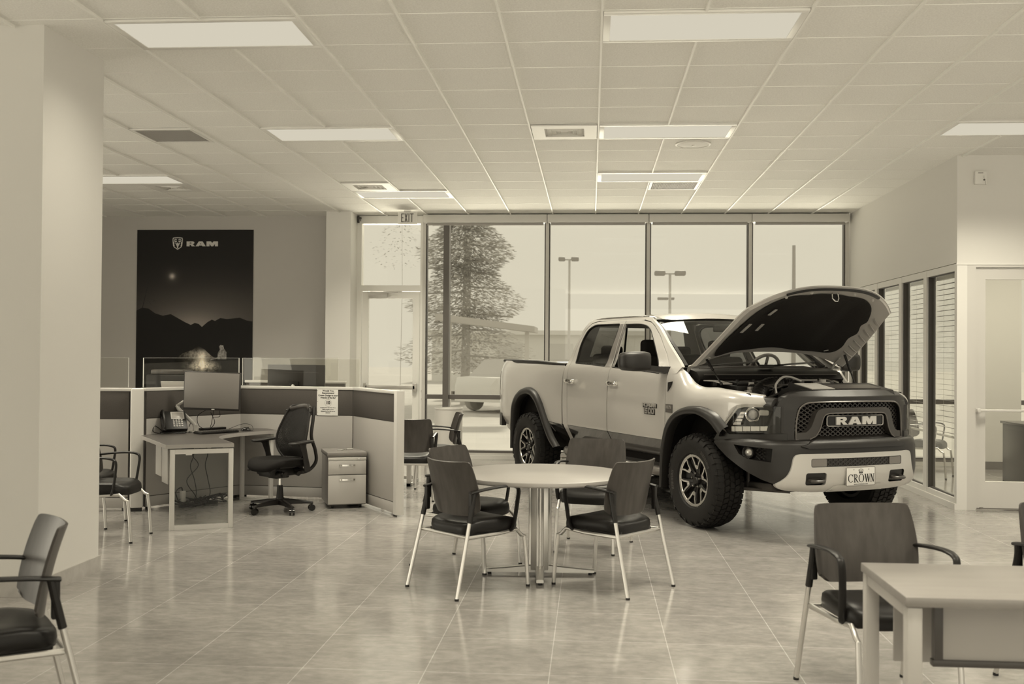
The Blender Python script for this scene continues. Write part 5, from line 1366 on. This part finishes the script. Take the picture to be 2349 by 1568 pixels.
# headlamps
HLP = [(.40, .905), (.47, .985), (.575, 1.105), (.65, 1.122), (.78, 1.118), (.875, 1.105), (.875, .888), (.72, .878), (.50, .866)]
for s in (-1, 1):
    hl = B().panel([HLP], smap(s, -.055), .05, .05).obj('headlamp', mat('lamp housing', .025, .3), T)
    rim_ = B(); rim_.loft([[smap(s, o)(x, z) for x, z in HLP] for o in (-.004, -.06)], True, False); rim_.obj('lamp_side', mat('lamp housing', .025, .3), hl, smooth=False)
    B().panel([HLP], smap(s, .0), .03, .03).obj('lens', M_lens, hl)
    ls = B()
    for k in range(9):
        x0, x1 = .49 + .036 * k, .49 + .036 * k + .034; ls.panel([[(x0, .882 + .008 * k / 3), (x0, .925 + .006 * k / 3), (x1, .926 + .006 * k / 3), (x1, .883 + .008 * k / 3)]], smap(s, -.03 - .004 * (k % 2)), .03, .03, lambda co, s=s: (-.012, -s * .012, 0))
    ls.obj('led_strip', mat('led strip', .62, .25), hl)
    rf = B()
    for k in range(4): rf.panel([[(.50 + .022 * k, .938 + .030 * k), (.515 + .022 * k, .962 + .030 * k), (.585 + .012 * k, .965 + .030 * k), (.58 + .012 * k, .942 + .030 * k)]], smap(s, -.035), .03, .03)
    rf.obj('reflector', mat('reflector', .40, .2, metal=.5), hl)
    x = .67; c = Vector((x, s * (yw(x, 1.03) - .055), 1.035)); dr = Vector((.80, s * .60, 0)).normalized(); q = dr.to_track_quat('Z', 'Y').to_matrix().to_4x4(); mm = Matrix.Translation(c) @ q
    o = B().lathe([(.060, .0), (.064, .028), (.056, .034), (.048, .026), (.046, .012)], n=36); o.bm.transform(mm); o.obj('projector_ring', M_chrome, hl)
    o = B().lathe([(.0001, .036), (.02, .033), (.036, .022), (.044, .008)], n=30); o.bm.transform(mm); o.obj('projector_lens', mat('lamp bulb', .25, .05, spec=.9), hl)
    B().panel([rrect(.735, .80, 1.03, 1.075, .012)], smap(s, -.03), .03, .03).obj('side_lamp', mat('side lamp', .5, .15, metal=.7), hl)
# licence plate
pl = B().bb(1.05, 1.062, -.153, .153, .450, .602, .004).obj('licence_plate', mat('plate white', .74, .4), T)
pf = B(); pf.sweep([(1.060, y, z) for y, z in rrect(-.152, .152, .450, .602, .008)], [(.004 * math.cos(k * 1.047), .004 * math.sin(k * 1.047)) for k in range(6)], up=(1, 0, 0), closed=True); pf.obj('plate_frame', mat('plate frame', .30, .3, metal=.4), pl)
MP = Matrix(((0, 0, 1, 1.0625), (1, 0, 0, 0), (0, 1, 0, .525), (0, 0, 0, 1)))     # local (y, z) on the plate face
cr = B()
def poly(pts): cr.prism(pts, 0, .0012, MP)
def ringseg(cx, cz, rx, rz, tx, tz, a0, a1, n=22):
    for k in range(n):
        A, C = R(a0 + (a1 - a0) * k / n), R(a0 + (a1 - a0) * (k + 1) / n)
        poly([(cx + (rx - tx) * math.cos(A), cz + (rz - tz) * math.sin(A)), (cx + rx * math.cos(A), cz + rz * math.sin(A)), (cx + rx * math.cos(C), cz + rz * math.sin(C)), (cx + (rx - tx) * math.cos(C), cz + (rz - tz) * math.sin(C))])
h, zb = .068, -.048           # CROWN in thick-and-thin serif capitals
zm = zb + h / 2
ringseg(-.107, zm, .029, h / 2, .0085, .003, 48, 312); poly([(-.091, zb + h - .004), (-.084, zb + h), (-.084, zb + h - .022), (-.0865, zb + h - .022)]); poly([(-.091, zb + .004), (-.084, zb + .014), (-.0865, zb + .016), (-.093, zb + .008)])
x = -.070; poly([(x, zb), (x + .009, zb), (x + .009, zb + h), (x, zb + h)]); poly([(x - .005, zb), (x + .014, zb), (x + .014, zb + .003), (x - .005, zb + .003)]); poly([(x - .005, zb + h - .003), (x + .014, zb + h - .003), (x + .014, zb + h), (x - .005, zb + h)])
ringseg(x + .012, zb + h * .74, .021, h * .26, .008, .003, -90, 90); poly([(x + .009, zb + h * .47), (x + .018, zb + h * .50), (x + .042, zb), (x + .031, zb)]); poly([(x + .028, zb), (x + .048, zb), (x + .048, zb + .003), (x + .028, zb + .003)])
ringseg(.005, zm, .030, h / 2, .0088, .003, 0, 360, 32)
def stroke(x0, z0, x1, z1, w): poly([(x0 - w / 2, z0), (x0 + w / 2, z0), (x1 + w / 2, z1), (x1 - w / 2, z1)])
stroke(.046, zb + h, .061, zb, .010); stroke(.061, zb, .073, zb + h * .85, .0035); stroke(.070, zb + h, .085, zb, .010); stroke(.085, zb, .098, zb + h, .0035)
for xx in (.046, .072, .098): poly([(xx - .009, zb + h - .003), (xx + .009, zb + h - .003), (xx + .009, zb + h), (xx - .009, zb + h)])
stroke(.108, zb, .108, zb + h, .0038); stroke(.108, zb + h, .134, zb, .0105); stroke(.136, zb, .136, zb + h, .0038)
for xx, zz in ((.108, zb), (.105, zb + h - .003), (.136, zb + h - .003)): poly([(xx - .008, zz), (xx + .008, zz), (xx + .008, zz + .003), (xx - .008, zz + .003)])
for k, (dx, hh) in enumerate(((-.024, .022), (-.013, .027), (0, .032), (.013, .027), (.024, .022))):      # the little crown
    poly([(dx * .62 - .003, .030), (dx * .62 + .003, .030), (dx + .0008, .030 + hh), (dx - .0008, .030 + hh)]); ringseg(dx, .032 + hh, .003, .003, .003, .003, 0, 360, 8)
poly([(-.020, .026), (.020, .026), (.020, .030), (-.020, .030)])
for dy in (-.075, .085): ringseg(dy, .058, .004, .004, .004, .004, 0, 360, 10)
cr.obj('plate_lettering', M_ink, pl, smooth=False)
text('plate_web_line', 'www.crownauto.com', .017, M_ink, pl, (1.0628, 0, .462), (R(90), 0, R(90)), .0003)
# ---- glass and pillars
def ws(u, v):
    s = 2 * v - 1
    xb, zb_, yb = -.36 + .24 * (1 - s * s), 1.425 + .02 * (1 - s * s), .80 * s
    xt, zt_, yt = -1.11 + .13 * (1 - s * s), 1.852 + .03 * (1 - s * s), .655 * s
    return Vector((xb + (xt - xb) * u, yb + (yt - yb) * u, zb_ + (zt_ - zb_) * u + .03 * math.sin(math.pi * u) * .6))
B().grid(ws, 12, 18).obj('windshield', M_cglass, T)
for s in (0, 1):
    B().sweep([ws(k / 10, s) for k in range(11)], [(-.016, -.012), (.016, -.012), (.016, .012), (-.016, .012)]).obj('windshield_moulding', M_trimd, T)
B().sweep([ws(1, k / 14) + Vector((.0, 0, -.010)) for k in range(15)], [(-.012, -.006), (.012, -.006), (.012, .006), (-.012, .006)], up=(.4, 0, 1)).obj('windshield_header', mat('header black', .03, .3), T)
B().grid(lambda u, v: ws(.93 + .06 * u, .3 + .4 * v) + Vector((-.02, 0, -.012)), 2, 6).obj('mirror_mount_band', M_trimd, T)
# ---- cab interior
b = B(); b.bb(-2.50, -.40, -.80, .80, .58, .62); b.bb(-2.52, -2.47, -.72, .72, .6, 1.40); b.obj('cab_floor', M_int, T, smooth=False)
B().grid(lambda u, v: (-2.48 + 1.30 * u, (2 * v - 1) * .61, 1.885 + .03 * (1 - (2 * v - 1) ** 2)), 4, 6).obj('headliner', mat('headliner', .25, .9), T)
b = B(); b.loft([[(x, y, z) for x, z in ((-.30, 1.15), (-.34, 1.40), (-.62, 1.43), (-.80, 1.36), (-.82, 1.15), (-.7, 1.0))] for y in (-.76, -.4, 0, .4, .76)]); b.obj('dashboard', M_int, T)
for y in (-.42, .42):
    b = B(); b.box((-1.22, y, .98), (.52, .50, .16), bev=.05, seg=3); b.box((-1.50, y, 1.24), (.15, .50, .56), bev=.06, seg=3, rot=Matrix.Rotation(R(-12), 4, 'Y')); b.obj('front_seat', M_int, T)
    b = B(); b.box((-1.60, y, 1.595), (.10, .27, .19), bev=.045, seg=3); b.cyl((-1.58, y - .06, 1.45), (-1.59, y - .06, 1.58), .008, n=8); b.cyl((-1.58, y + .06, 1.45), (-1.59, y + .06, 1.58), .008, n=8); b.obj('headrest', M_int, T)
b = B(); b.box((-2.12, 0, .98), (.5, 1.4, .16), bev=.05, seg=3); b.box((-2.38, 0, 1.26), (.14, 1.4, .56), bev=.05, seg=3)
for y in (-.45, .45): b.box((-2.42, y, 1.56), (.09, .26, .14), bev=.04, seg=3)
b.obj('rear_seat', M_int, T)
sw = B(); mm = Matrix.Translation((-.83, .42, 1.37)) @ Matrix.Rotation(R(-62), 4, 'Y')
sw.tube([mm @ Vector((.19 * math.cos(k / 28 * 6.283), .19 * math.sin(k / 28 * 6.283), 0)) for k in range(28)], .017, 8, True)
for a in (0, 130, 230): sw.tube([mm @ Vector((0, 0, -.02)), mm @ Vector((.18 * math.cos(R(a)), .18 * math.sin(R(a)), 0))], .016, 6)
sw.lathe([(.0001, .02), (.06, .01), (.07, -.02)], n=16) if False else None
sw.obj('steering_wheel', mat('wheel grey', .10, .5), T)
B().box((-.92, 0, 1.80), (.03, .24, .07), bev=.01).obj('rearview_mirror', M_trimd, T)
B().prism([(-.95, 1.70), (-.77, 1.70), (-.77, 1.80), (-.95, 1.80)], -.30, -.298, Matrix(((1, 0, 0, 0), (0, 0, 1, 0), (0, 1, 0, 0), (0, 0, 0, 1)))) if False else None
# ---- hood, held open
def hood(u, v, off=0.0):
    s = 2 * v - 1; a = abs(s)
    x = -.17 + u * (.73 + .27 * (1 - a ** 2.6)) - .05 * (1 - a ** 2)
    y = s * (.875 - .03 * u - .05 * u * u)
    cr_ = (1 - a ** 2.8)
    z = 1.435 + u * .52 - .02 * math.sin(math.pi * u) + cr_ * (.145 + .055 * u + .075 * math.sin(math.pi * u)) - .03 * max(0, u - .85) / .15 * .6
    rib = .018 * math.exp(-((a - .52) / .10) ** 2) * math.sin(math.pi * min(1, u * 1.1))
    n = Vector((-.50, s * .42, .82)).normalized()
    return Vector((x, y, z + rib)) + n * off
hd = B().shell(lambda u, v: hood(u, v), 26, 40, .010).obj('hood', M_paint, T, angle=50)
def rim_fn(u, v): return hood(u, v, -.034)
ih = B()
ih.grid(lambda u, v: rim_fn(.02 + .955 * u, .012 + .976 * v), 26, 40)
def strip(us, vs, n):
    rg = []
    for k in range(n + 1):
        u = us[0] + (us[1] - us[0]) * k / n; v = vs[0] + (vs[1] - vs[0]) * k / n; rg.append([hood(u, v, -.004), hood(min(max(u, .02), .975), min(max(v, .012), .988), -.034)])
    ih.loft(rg, False)
strip((0, 1), (0, 0), 26); strip((0, 1), (1, 1), 26); strip((1, 1), (0, 1), 40); strip((0, 0), (0, 1), 40)
ih.obj('hood_inner_panel', M_paint_in, hd, angle=50)
LN = c2([(.10, .10), (.30, .07), (.55, .075), (.74, .10), (.83, .16), (.86, .24), (.845, .36), (.87, .44), (.865, .56), (.845, .64), (.86, .76), (.82, .85), (.70, .895), (.60, .885), (.50, .905), (.38, .89), (.25, .90), (.14, .875), (.09, .80), (.075, .65), (.09, .5), (.075, .35), (.08, .2)], 4, True)
B().panel([LN], lambda u, v: tuple(hood(u, v, -.050 + .010 * math.cos(v * 14) * math.sin(u * 7))), .05, .04, lambda co: (.008, 0, .012)).obj('hood_liner', M_liner, hd, angle=60)
rb = B()
for vv in (.955,):
    for k in range(7):
        u = .22 + .09 * k; rb.sweep([hood(u, vv - .028, -.037), hood(u + .004, vv, -.050), hood(u, vv + .028, -.037)], [(-.012, -.006), (.012, -.006), (.007, .006), (-.007, .006)])
for vv in (.2, .35, .65, .8): rb.lathe([(.0001, .008), (.012, .006), (.018, .0)], tuple(hood(.925, vv, -.040)), 'X', 14)
rb.obj('pressed_ribs', M_paint_in, hd)
sb = B(); sb.sweep([hood(.985, .18 + .64 * k / 24, -.036) for k in range(25)], [(-.012, -.010), (.012, -.010), (.012, .010), (-.012, .010)]); sb.obj('front_seal', M_trimd, hd)
lp = hood(.93, .5, -.045)
B().tube([lp + Vector(d) for d in ((.0, -.03, 0), (.01, -.035, -.05), (.02, -.012, -.075), (.02, .012, -.075), (.01, .035, -.05), (0, .03, 0))], .006, 8).obj('latch_loop', M_chrome, hd)
pn = B()
for u, v in ((.42, .14), (.45, .145), (.33, .27), (.56, .25)): pn.sweep([hood(u, v, -.058), hood(u + .09, v + .004, -.058)], [(-.016, -.003), (.016, -.003), (.016, .003), (-.016, .003)])
pn.sweep([hood(.13, .82, -.058), hood(.16, .84, -.058)], [(-.02, -.003), (.02, -.003), (.02, .003), (-.02, .003)])
pn.obj('liner_slots', M_paint_in, hd)
for s, nm in ((-1, 'hood_strut'), (1, 'hood_strut')):
    a, c = Vector((.14, s * .76, 1.275)) if s < 0 else Vector((.10, s * .80, 1.24)), Vector((-.22 + .0, s * .76, 1.545)); v = .06 if s < 0 else .94
    c = Vector((-.16, -.75, 1.545)) if s < 0 else hood(.20, v, -.055)
    st = B(); st.cyl(c, a.lerp(c, .45), .0125, n=12); st.cyl(a.lerp(c, .47), a, .007, n=10); st.lathe([(.0001, -.02), (.014, -.01), (.014, .01), (.0001, .02)], tuple(a), 'Z', 10); st.obj(nm, M_black, T)
    hg = B(); hp = hood(.03, v, -.035); hg.sweep([Vector((-.30, s * .82, 1.36)), Vector((-.26, s * .83, 1.42)), hp, hood(.12, v, -.040)], [(-.018, -.004), (.018, -.004), (.018, .004), (-.018, .004)]); hg.obj('hood_hinge', M_paint_in, T)
# ---- engine bay
B().sweep([(-.20, -.74, 1.30), (.02, -.72, 1.298), (.16, -.70, 1.275)], [(-.05, -.004), (.05, -.004), (.05, .004), (-.05, .004)]).obj('fender_rail', mat('rail pale', .46, .4), T)
zz = B()
for k in range(5): zz.prism([(-.12, .10 + .075 * k), (-.12, .165 + .075 * k), (-.06, .1325 + .075 * k)], 1.315, 1.322)
zz.obj('zigzag_plate', mat('black plate', .012, .4), T)
B().box((-.15, .20, 1.30), (.10, .62, .022), bev=.005).obj('intake_rail', mat('rail grey', .36, .4), T)
b = B(); b.bb(-.42, .78, -.76, .76, .60, .64); b.bb(-.44, -.40, -.80, .80, .6, 1.36)
for s in (-1, 1): b.loft([[(x, s * y, z) for y, z in ((.845 - .02 * max(0, x) - (.12 if x > .7 else 0), 1.21 if x > -.2 else 1.27), (.76 - (.1 if x > .7 else 0), 1.16), (.72 - (.1 if x > .7 else 0), .64))] for x in (-.42, -.2, .2, .5, .66)], False)
b.obj('engine_bay_walls', M_well, T, smooth=False)
b = B(); b.loft([[(x, y, z) for x, z in ((-.44, 1.385), (-.30, 1.405 + .02 * (1 - (y / .8) ** 2)), (-.16, 1.375), (-.10, 1.31), (-.16, 1.24), (-.40, 1.24))] for y in [-.82 + .1265 * k for k in range(14)]]); b.obj('cowl', M_trimd, T)
sl = B()
for x, z in ((-.13, 1.352), (-.20, 1.404), (-.115, 1.30)): sl.tube([(x, y, z + .02 * (1 - (y / .8) ** 2) * (z > 1.38)) for y in [-.76 + .152 * k for k in range(11)]], .006, 6)
sl.obj('cowl_seal', mat('seal grey', .10, .4), T)
cb_ = B()
for k in range(9): cb_.box((-.125, -.66 + .165 * k, 1.27), (.05, .05 + .03 * (k % 3), .05), bev=.008)
cb_.obj('cowl_clips', mat('clip grey', .06, .4), T)
for y0, y1 in ((-.62, -.05), (.08, .66)):
    B().tube([(-.26, y0, 1.432), (-.29, (y0 + y1) / 2, 1.452), (-.33, y1, 1.468)], .009, 8).obj('wiper', M_black, T)
B().box((-.22, .0, 1.43), (.05, .16, .03), bev=.01).obj('washer_nozzle', M_black, T)
b = B().prism([(.56, 1.18), (.56, 1.288), (.60, 1.292), (.90, 1.240), (.93, 1.18)], -.50, .36, Matrix(((1, 0, 0, 0), (0, 0, -1, 0), (0, 1, 0, 0), (0, 0, 0, 1)))); b.obj('radiator_cover', M_trimb, T)
B().box((.74, -.22, 1.2705), (.24, .24, .006), rot=Matrix.Rotation(R(9.8), 4, 'Y')).obj('radiator_label', mat('pale label', .52, .4), T)
B().box((.76, .17, 1.266), (.16, .50, .006), rot=Matrix.Rotation(R(9.8), 4, 'Y')).obj('radiator_cap_strip', mat('cap strip', .09, .3), T)
B().box((.02, .0, 1.12), (.60, .46, .18), bev=.04).obj('engine_cover', M_trimd, T)
for k in range(4): B().prism([(.10 + .0 * k, .10 + .07 * k), (.16, .13 + .07 * k), (.10, .16 + .07 * k)], 1.205, 1.245).obj('cover_fin', M_trimb, T)
hs = B(); hp = catmull([(.40, -.56, 1.14), (.27, -.43, 1.215), (.15, -.24, 1.262), (.12, -.08, 1.262), (.22, -.01, 1.235), (.38, -.10, 1.20), (.46, -.18, 1.18)], 16)
hs.tube(hp, .068, 18, scales=[1 + .06 * math.sin(i * 1.57) for i in range(len(hp))]); hs.obj('intake_hose', M_black, T)
B().cyl((.42, -.16, 1.185), (.56, -.36, 1.165), .080, .088, 24).obj('intake_mouth', M_black, T)
B().tube(catmull([(.40, -.36, 1.19), (.34, -.32, 1.27), (.28, -.20, 1.335), (.22, -.06, 1.335), (.24, .04, 1.30)], 6), .011, 8).obj('breather_tube', mat('pale tube', .50, .35), T)
ab = B(); ab.box((-.03, -.42, 1.15), (.28, .30, .22), bev=.02); ab.box((-.03, -.42, 1.275), (.24, .26, .03), bev=.008)
[ab.cyl((.04, -.42 + q, 1.28), (.04, -.42 + q, 1.31), .014, n=10) for q in (-.10, .08)]; ab.obj('battery', M_black, T)
B().box((.07, -.40, 1.27), (.05, .06, .035), bev=.004).obj('battery_tag', mat('pale label', .52), T)
B().box((-.16, -.28, 1.235), (.16, .34, .10), bev=.02).obj('air_box', mat('air box', .16, .45), T)
rs = B(); rs.box((.20, .36, 1.17), (.22, .20, .17), bev=.03); rs.box((.22, .30, 1.265), (.12, .10, .05), bev=.012); rs.cyl((.22, .30, 1.28), (.22, .30, 1.315), .032, n=16); rs.box((.1, .62, 1.20), (.24, .12, .12), bev=.02); rs.obj('coolant_reservoir', mat('reservoir', .50, .4), T)
mc_ = B(); mc_.box((-.24, .42, 1.25), (.12, .16, .10), bev=.02); mc_.cyl((-.24, .42, 1.29), (-.24, .42, 1.33), .035, n=14); mc_.obj('fluid_tank', mat('fluid tank', .40, .4), T)
hz = B(); rnd = random.Random(4)
for k in range(10):
    x, y = rnd.uniform(-.25, .4), rnd.uniform(-.5, .6)
    hz.tube(catmull([(x, y, 1.16), (x + rnd.uniform(-.1, .1), y + rnd.uniform(-.1, .15), 1.25), (x + rnd.uniform(-.2, .2), y + rnd.uniform(-.25, .25), 1.26), (x + rnd.uniform(-.25, .25), y + rnd.uniform(-.3, .3), 1.15)], 6), rnd.choice((.006, .009, .012)), 7)
hz.obj('hoses', mat('hose black', .035, .4), T)
bl = B()
for k in range(16):
    x, y = rnd.uniform(-.3, .5), rnd.uniform(-.62, .66); s = rnd.uniform(.02, .06); bl.box((x, y, 1.20 + rnd.uniform(-.03, .035)), (s * rnd.uniform(.7, 2), s * rnd.uniform(.7, 2), .05), bev=.006, rz=rnd.uniform(0, 3))
bl.obj('fittings', mat('alloy fittings', .30, .4, metal=.6), T)
B().tube(catmull([(-.30, .30, 1.30), (-.20, .36, 1.33), (-.10, .55, 1.31), (.0, .68, 1.28)], 6), .008, 8).obj('brake_line', M_chrome, T)
# ---------------------------------------------------------------- task chair in the cubicle
def task_chair():
    t = thing('task_chair', 'black mesh-backed office swivel chair on casters inside the cubicle', 'office chair', (-2.97, 9.95, 0), face(-.58, -.81))
    M_tc = mat('chair charcoal', .014, .45, spec=.35); M_tf = mat('chair fabric black', .009, .85, spec=.2, bump=(300, .15))
    hub = B(); hub.cyl((0, 0, .075), (0, 0, .135), .045, .038, 20); hub.cyl((0, 0, .135), (0, 0, .255), .034, .026, 20); hub.obj('hub', M_tc, t)
    B().cyl((0, 0, .25), (0, 0, .40), .014, .014, 16).obj('gas_cylinder', M_chrome, t)
    for k in range(5):
        a = R(72 * k + 20); m = Matrix.Rotation(a, 4, 'Z')
        rg = []
        for q, w, z0, z1 in ((.03, .030, .070, .125), (.12, .026, .074, .118), (.24, .021, .072, .100), (.315, .018, .068, .088)):
            rg.append([m @ Vector((q, y, z)) for y, z in ((-w, z0), (w, z0), (w, z1 - .01), (w * .5, z1), (-w * .5, z1), (-w, z1 - .01))])
        ar = B().loft(rg).obj('base_arm', M_tc, t)
        cs = B(); e = m @ Vector((.30, 0, 0)); d = Matrix.Rotation(a + .6 * k, 3, 'Z') @ Vector((1, 0, 0))
        for s in (-1, 1):
            c = Vector((e.x, e.y, .031)) + d * (s * .015); cs.cyl(c - d * .010, c + d * .010, .031, .029, 20)
        cs.cyl((e.x, e.y, .03), (e.x, e.y, .075), .010, .010, 10); cs.obj('caster', M_blackg, t)
    mech = B(); mech.box((0, -.01, .39), (.19, .40, .085), bev=.02); mech.cyl((-.17, .10, .375), (.17, .10, .375), .030, n=16); mech.cyl((-.15, -.12, .39), (.15, -.12, .39), .034, n=16); mech.box((0, .02, .345), (.13, .16, .04), bev=.012); mech.obj('tilt_mechanism', M_tc, t)
    kn = B()
    for s, y in ((-1, .06), (1, .06), (-1, -.10)): kn.cyl((s * .16, y + .04, .38), (s * .205, y + .04, .375), .02, .023, 14)
    kn.obj('knobs', M_tc, t)
    lv = B(); lv.tube([(.16, .12, .40), (.24, .16, .395), (.28, .17, .39)], .007, 8); lv.tube([(-.16, .12, .40), (-.24, .16, .395)], .007, 8); lv.obj('levers', M_tc, t)
    # seat
    rings = []; n = 44
    for zz, k in ((.445, .0), (.446, .86), (.455, .97), (.475, 1.0), (.492, .98), (.503, .90), (.505, .65), (.498, .3), (.495, 0)):
        ring = []
        for i in range(n):
            a = 2 * math.pi * i / n
            x = .250 * math.copysign(abs(math.cos(a)) ** .6, math.cos(a)) * k; y = .245 * math.copysign(abs(math.sin(a)) ** .6, math.sin(a)) * k
            ring.append((x, y + .03, zz - .055 * max(0, (y - .10) / .14) ** 2 + .02 * (x / .25) ** 2 * (zz > .48)))
        rings.append(ring)
    B().loft(rings, True, False).obj('seat', M_tf, t, angle=60)
    sp_ = B(); sp_.box((0, -.03, .442), (.36, .34, .02), bev=.008); sp_.tube(catmull([(-.18, .2, .435), (-.14, .22, .41), (-.06, .14, .40)], 5), .012, 8); sp_.tube(catmull([(.18, .2, .435), (.14, .22, .41), (.06, .14, .40)], 5), .012, 8); sp_.obj('seat_pan', M_tc, t)
    # back: cellular mesh stretched in a thick rim
    yb = lut([(.50, -.205), (.58, -.180), (.66, -.178), (.78, -.205), (.90, -.250), (1.01, -.300)])
    wb = lut([(.50, .135), (.56, .185), (.64, .220), (.74, .222), (.86, .195), (.96, .165), (1.01, .120)])
    def bk(s, z, off=0): return Vector((s * wb(z), yb(z) + .055 * abs(s) ** 2 + off, z))
    la = B(); NZ = 46
    for fam in (-1, 1):
        for k in range(-26, 58):
            pts = []
            for i in range(NZ + 1):
                z = .505 + .50 * i / NZ; s = fam * (k / 14.0 - 1.0 - (z - .505) / .50 * 1.9 + .9 * (1 if k < 0 else 1))
                if -1 <= s <= 1: pts.append(bk(s, z))
            if len(pts) > 2: la.sweep(pts, [(-.0034, -.003), (.0034, -.003), (.0034, .003), (-.0034, .003)], up=(0, 1, 0))
    la.obj('mesh_back', M_tc, t, smooth=False)
    rim = [bk(1, .505 + .5 * i / 30) for i in range(31)] + [bk(1 - 2 * i / 10, 1.005 + .012 * math.sin(math.pi * i / 10)) for i in range(1, 10)] + [bk(-1, 1.005 - .5 * i / 30) for i in range(31)] + [bk(-1 + 2 * i / 8, .505) for i in range(1, 8)]
    B().tube(rim, .011, 10, True).obj('back_rim', M_tc, t)
    B().sweep([bk(-1 + 2 * i / 14, 1.0 - .022 * abs(-1 + 2 * i / 14) ** 2, -.004) for i in range(15)], [(.020 * math.cos(2 * math.pi * k / 10), .026 * math.sin(2 * math.pi * k / 10)) for k in range(10)]).obj('top_roll', mat('chair roll', .06, .45), t)
    for s in (-1, 1):
        B().tube(catmull([(s * .06, -.04, .375), (s * .11, -.22, .375), (s * .165, -.295, .46), (s * .185, -.275, .58), (s * .215, -.20, .72), (s * .195, -.235, .88), (s * .15, -.285, 1.0)], 6), .017, 10).obj('back_frame', M_tc, t)
        p = B(); rg = []
        for z, y, wx, wy in ((.40, -.10, .020, .035), (.46, -.09, .020, .034), (.55, -.07, .017, .030), (.64, -.04, .020, .040), (.665, -.02, .026, .06)):
            rg.append([(s * .285 + wx * math.cos(2 * math.pi * j / 14), y + wy * math.sin(2 * math.pi * j / 14), z) for j in range(14)])
        p.loft(rg); p.box((s * .20, -.10, .408), (.19, .06, .025), bev=.008); p.obj('arm_post', M_tc, t)
        pad = B(); rg = []
        for y, k in ((-.16, .5), (-.15, .85), (-.10, 1), (.05, 1), (.10, .85), (.115, .45)):
            rg.append([(s * .285 + .045 * k * math.copysign(abs(math.cos(2 * math.pi * j / 18)) ** .7, math.cos(2 * math.pi * j / 18)), y, .680 - .012 * (y > .04) + .016 * k * math.copysign(abs(math.sin(2 * math.pi * j / 18)) ** .8, math.sin(2 * math.pi * j / 18))) for j in range(18)])
        pad.loft(rg); pad.obj('arm_pad', M_tc, t)
        B().lathe([(.0001, -.012), (.013, -.009), (.014, .009), (.0001, .012)], tuple(bk(s, .955) + Vector((s * .012, 0, 0))), 'X', 14).obj('pivot_knob', M_tc, t)
task_chair()
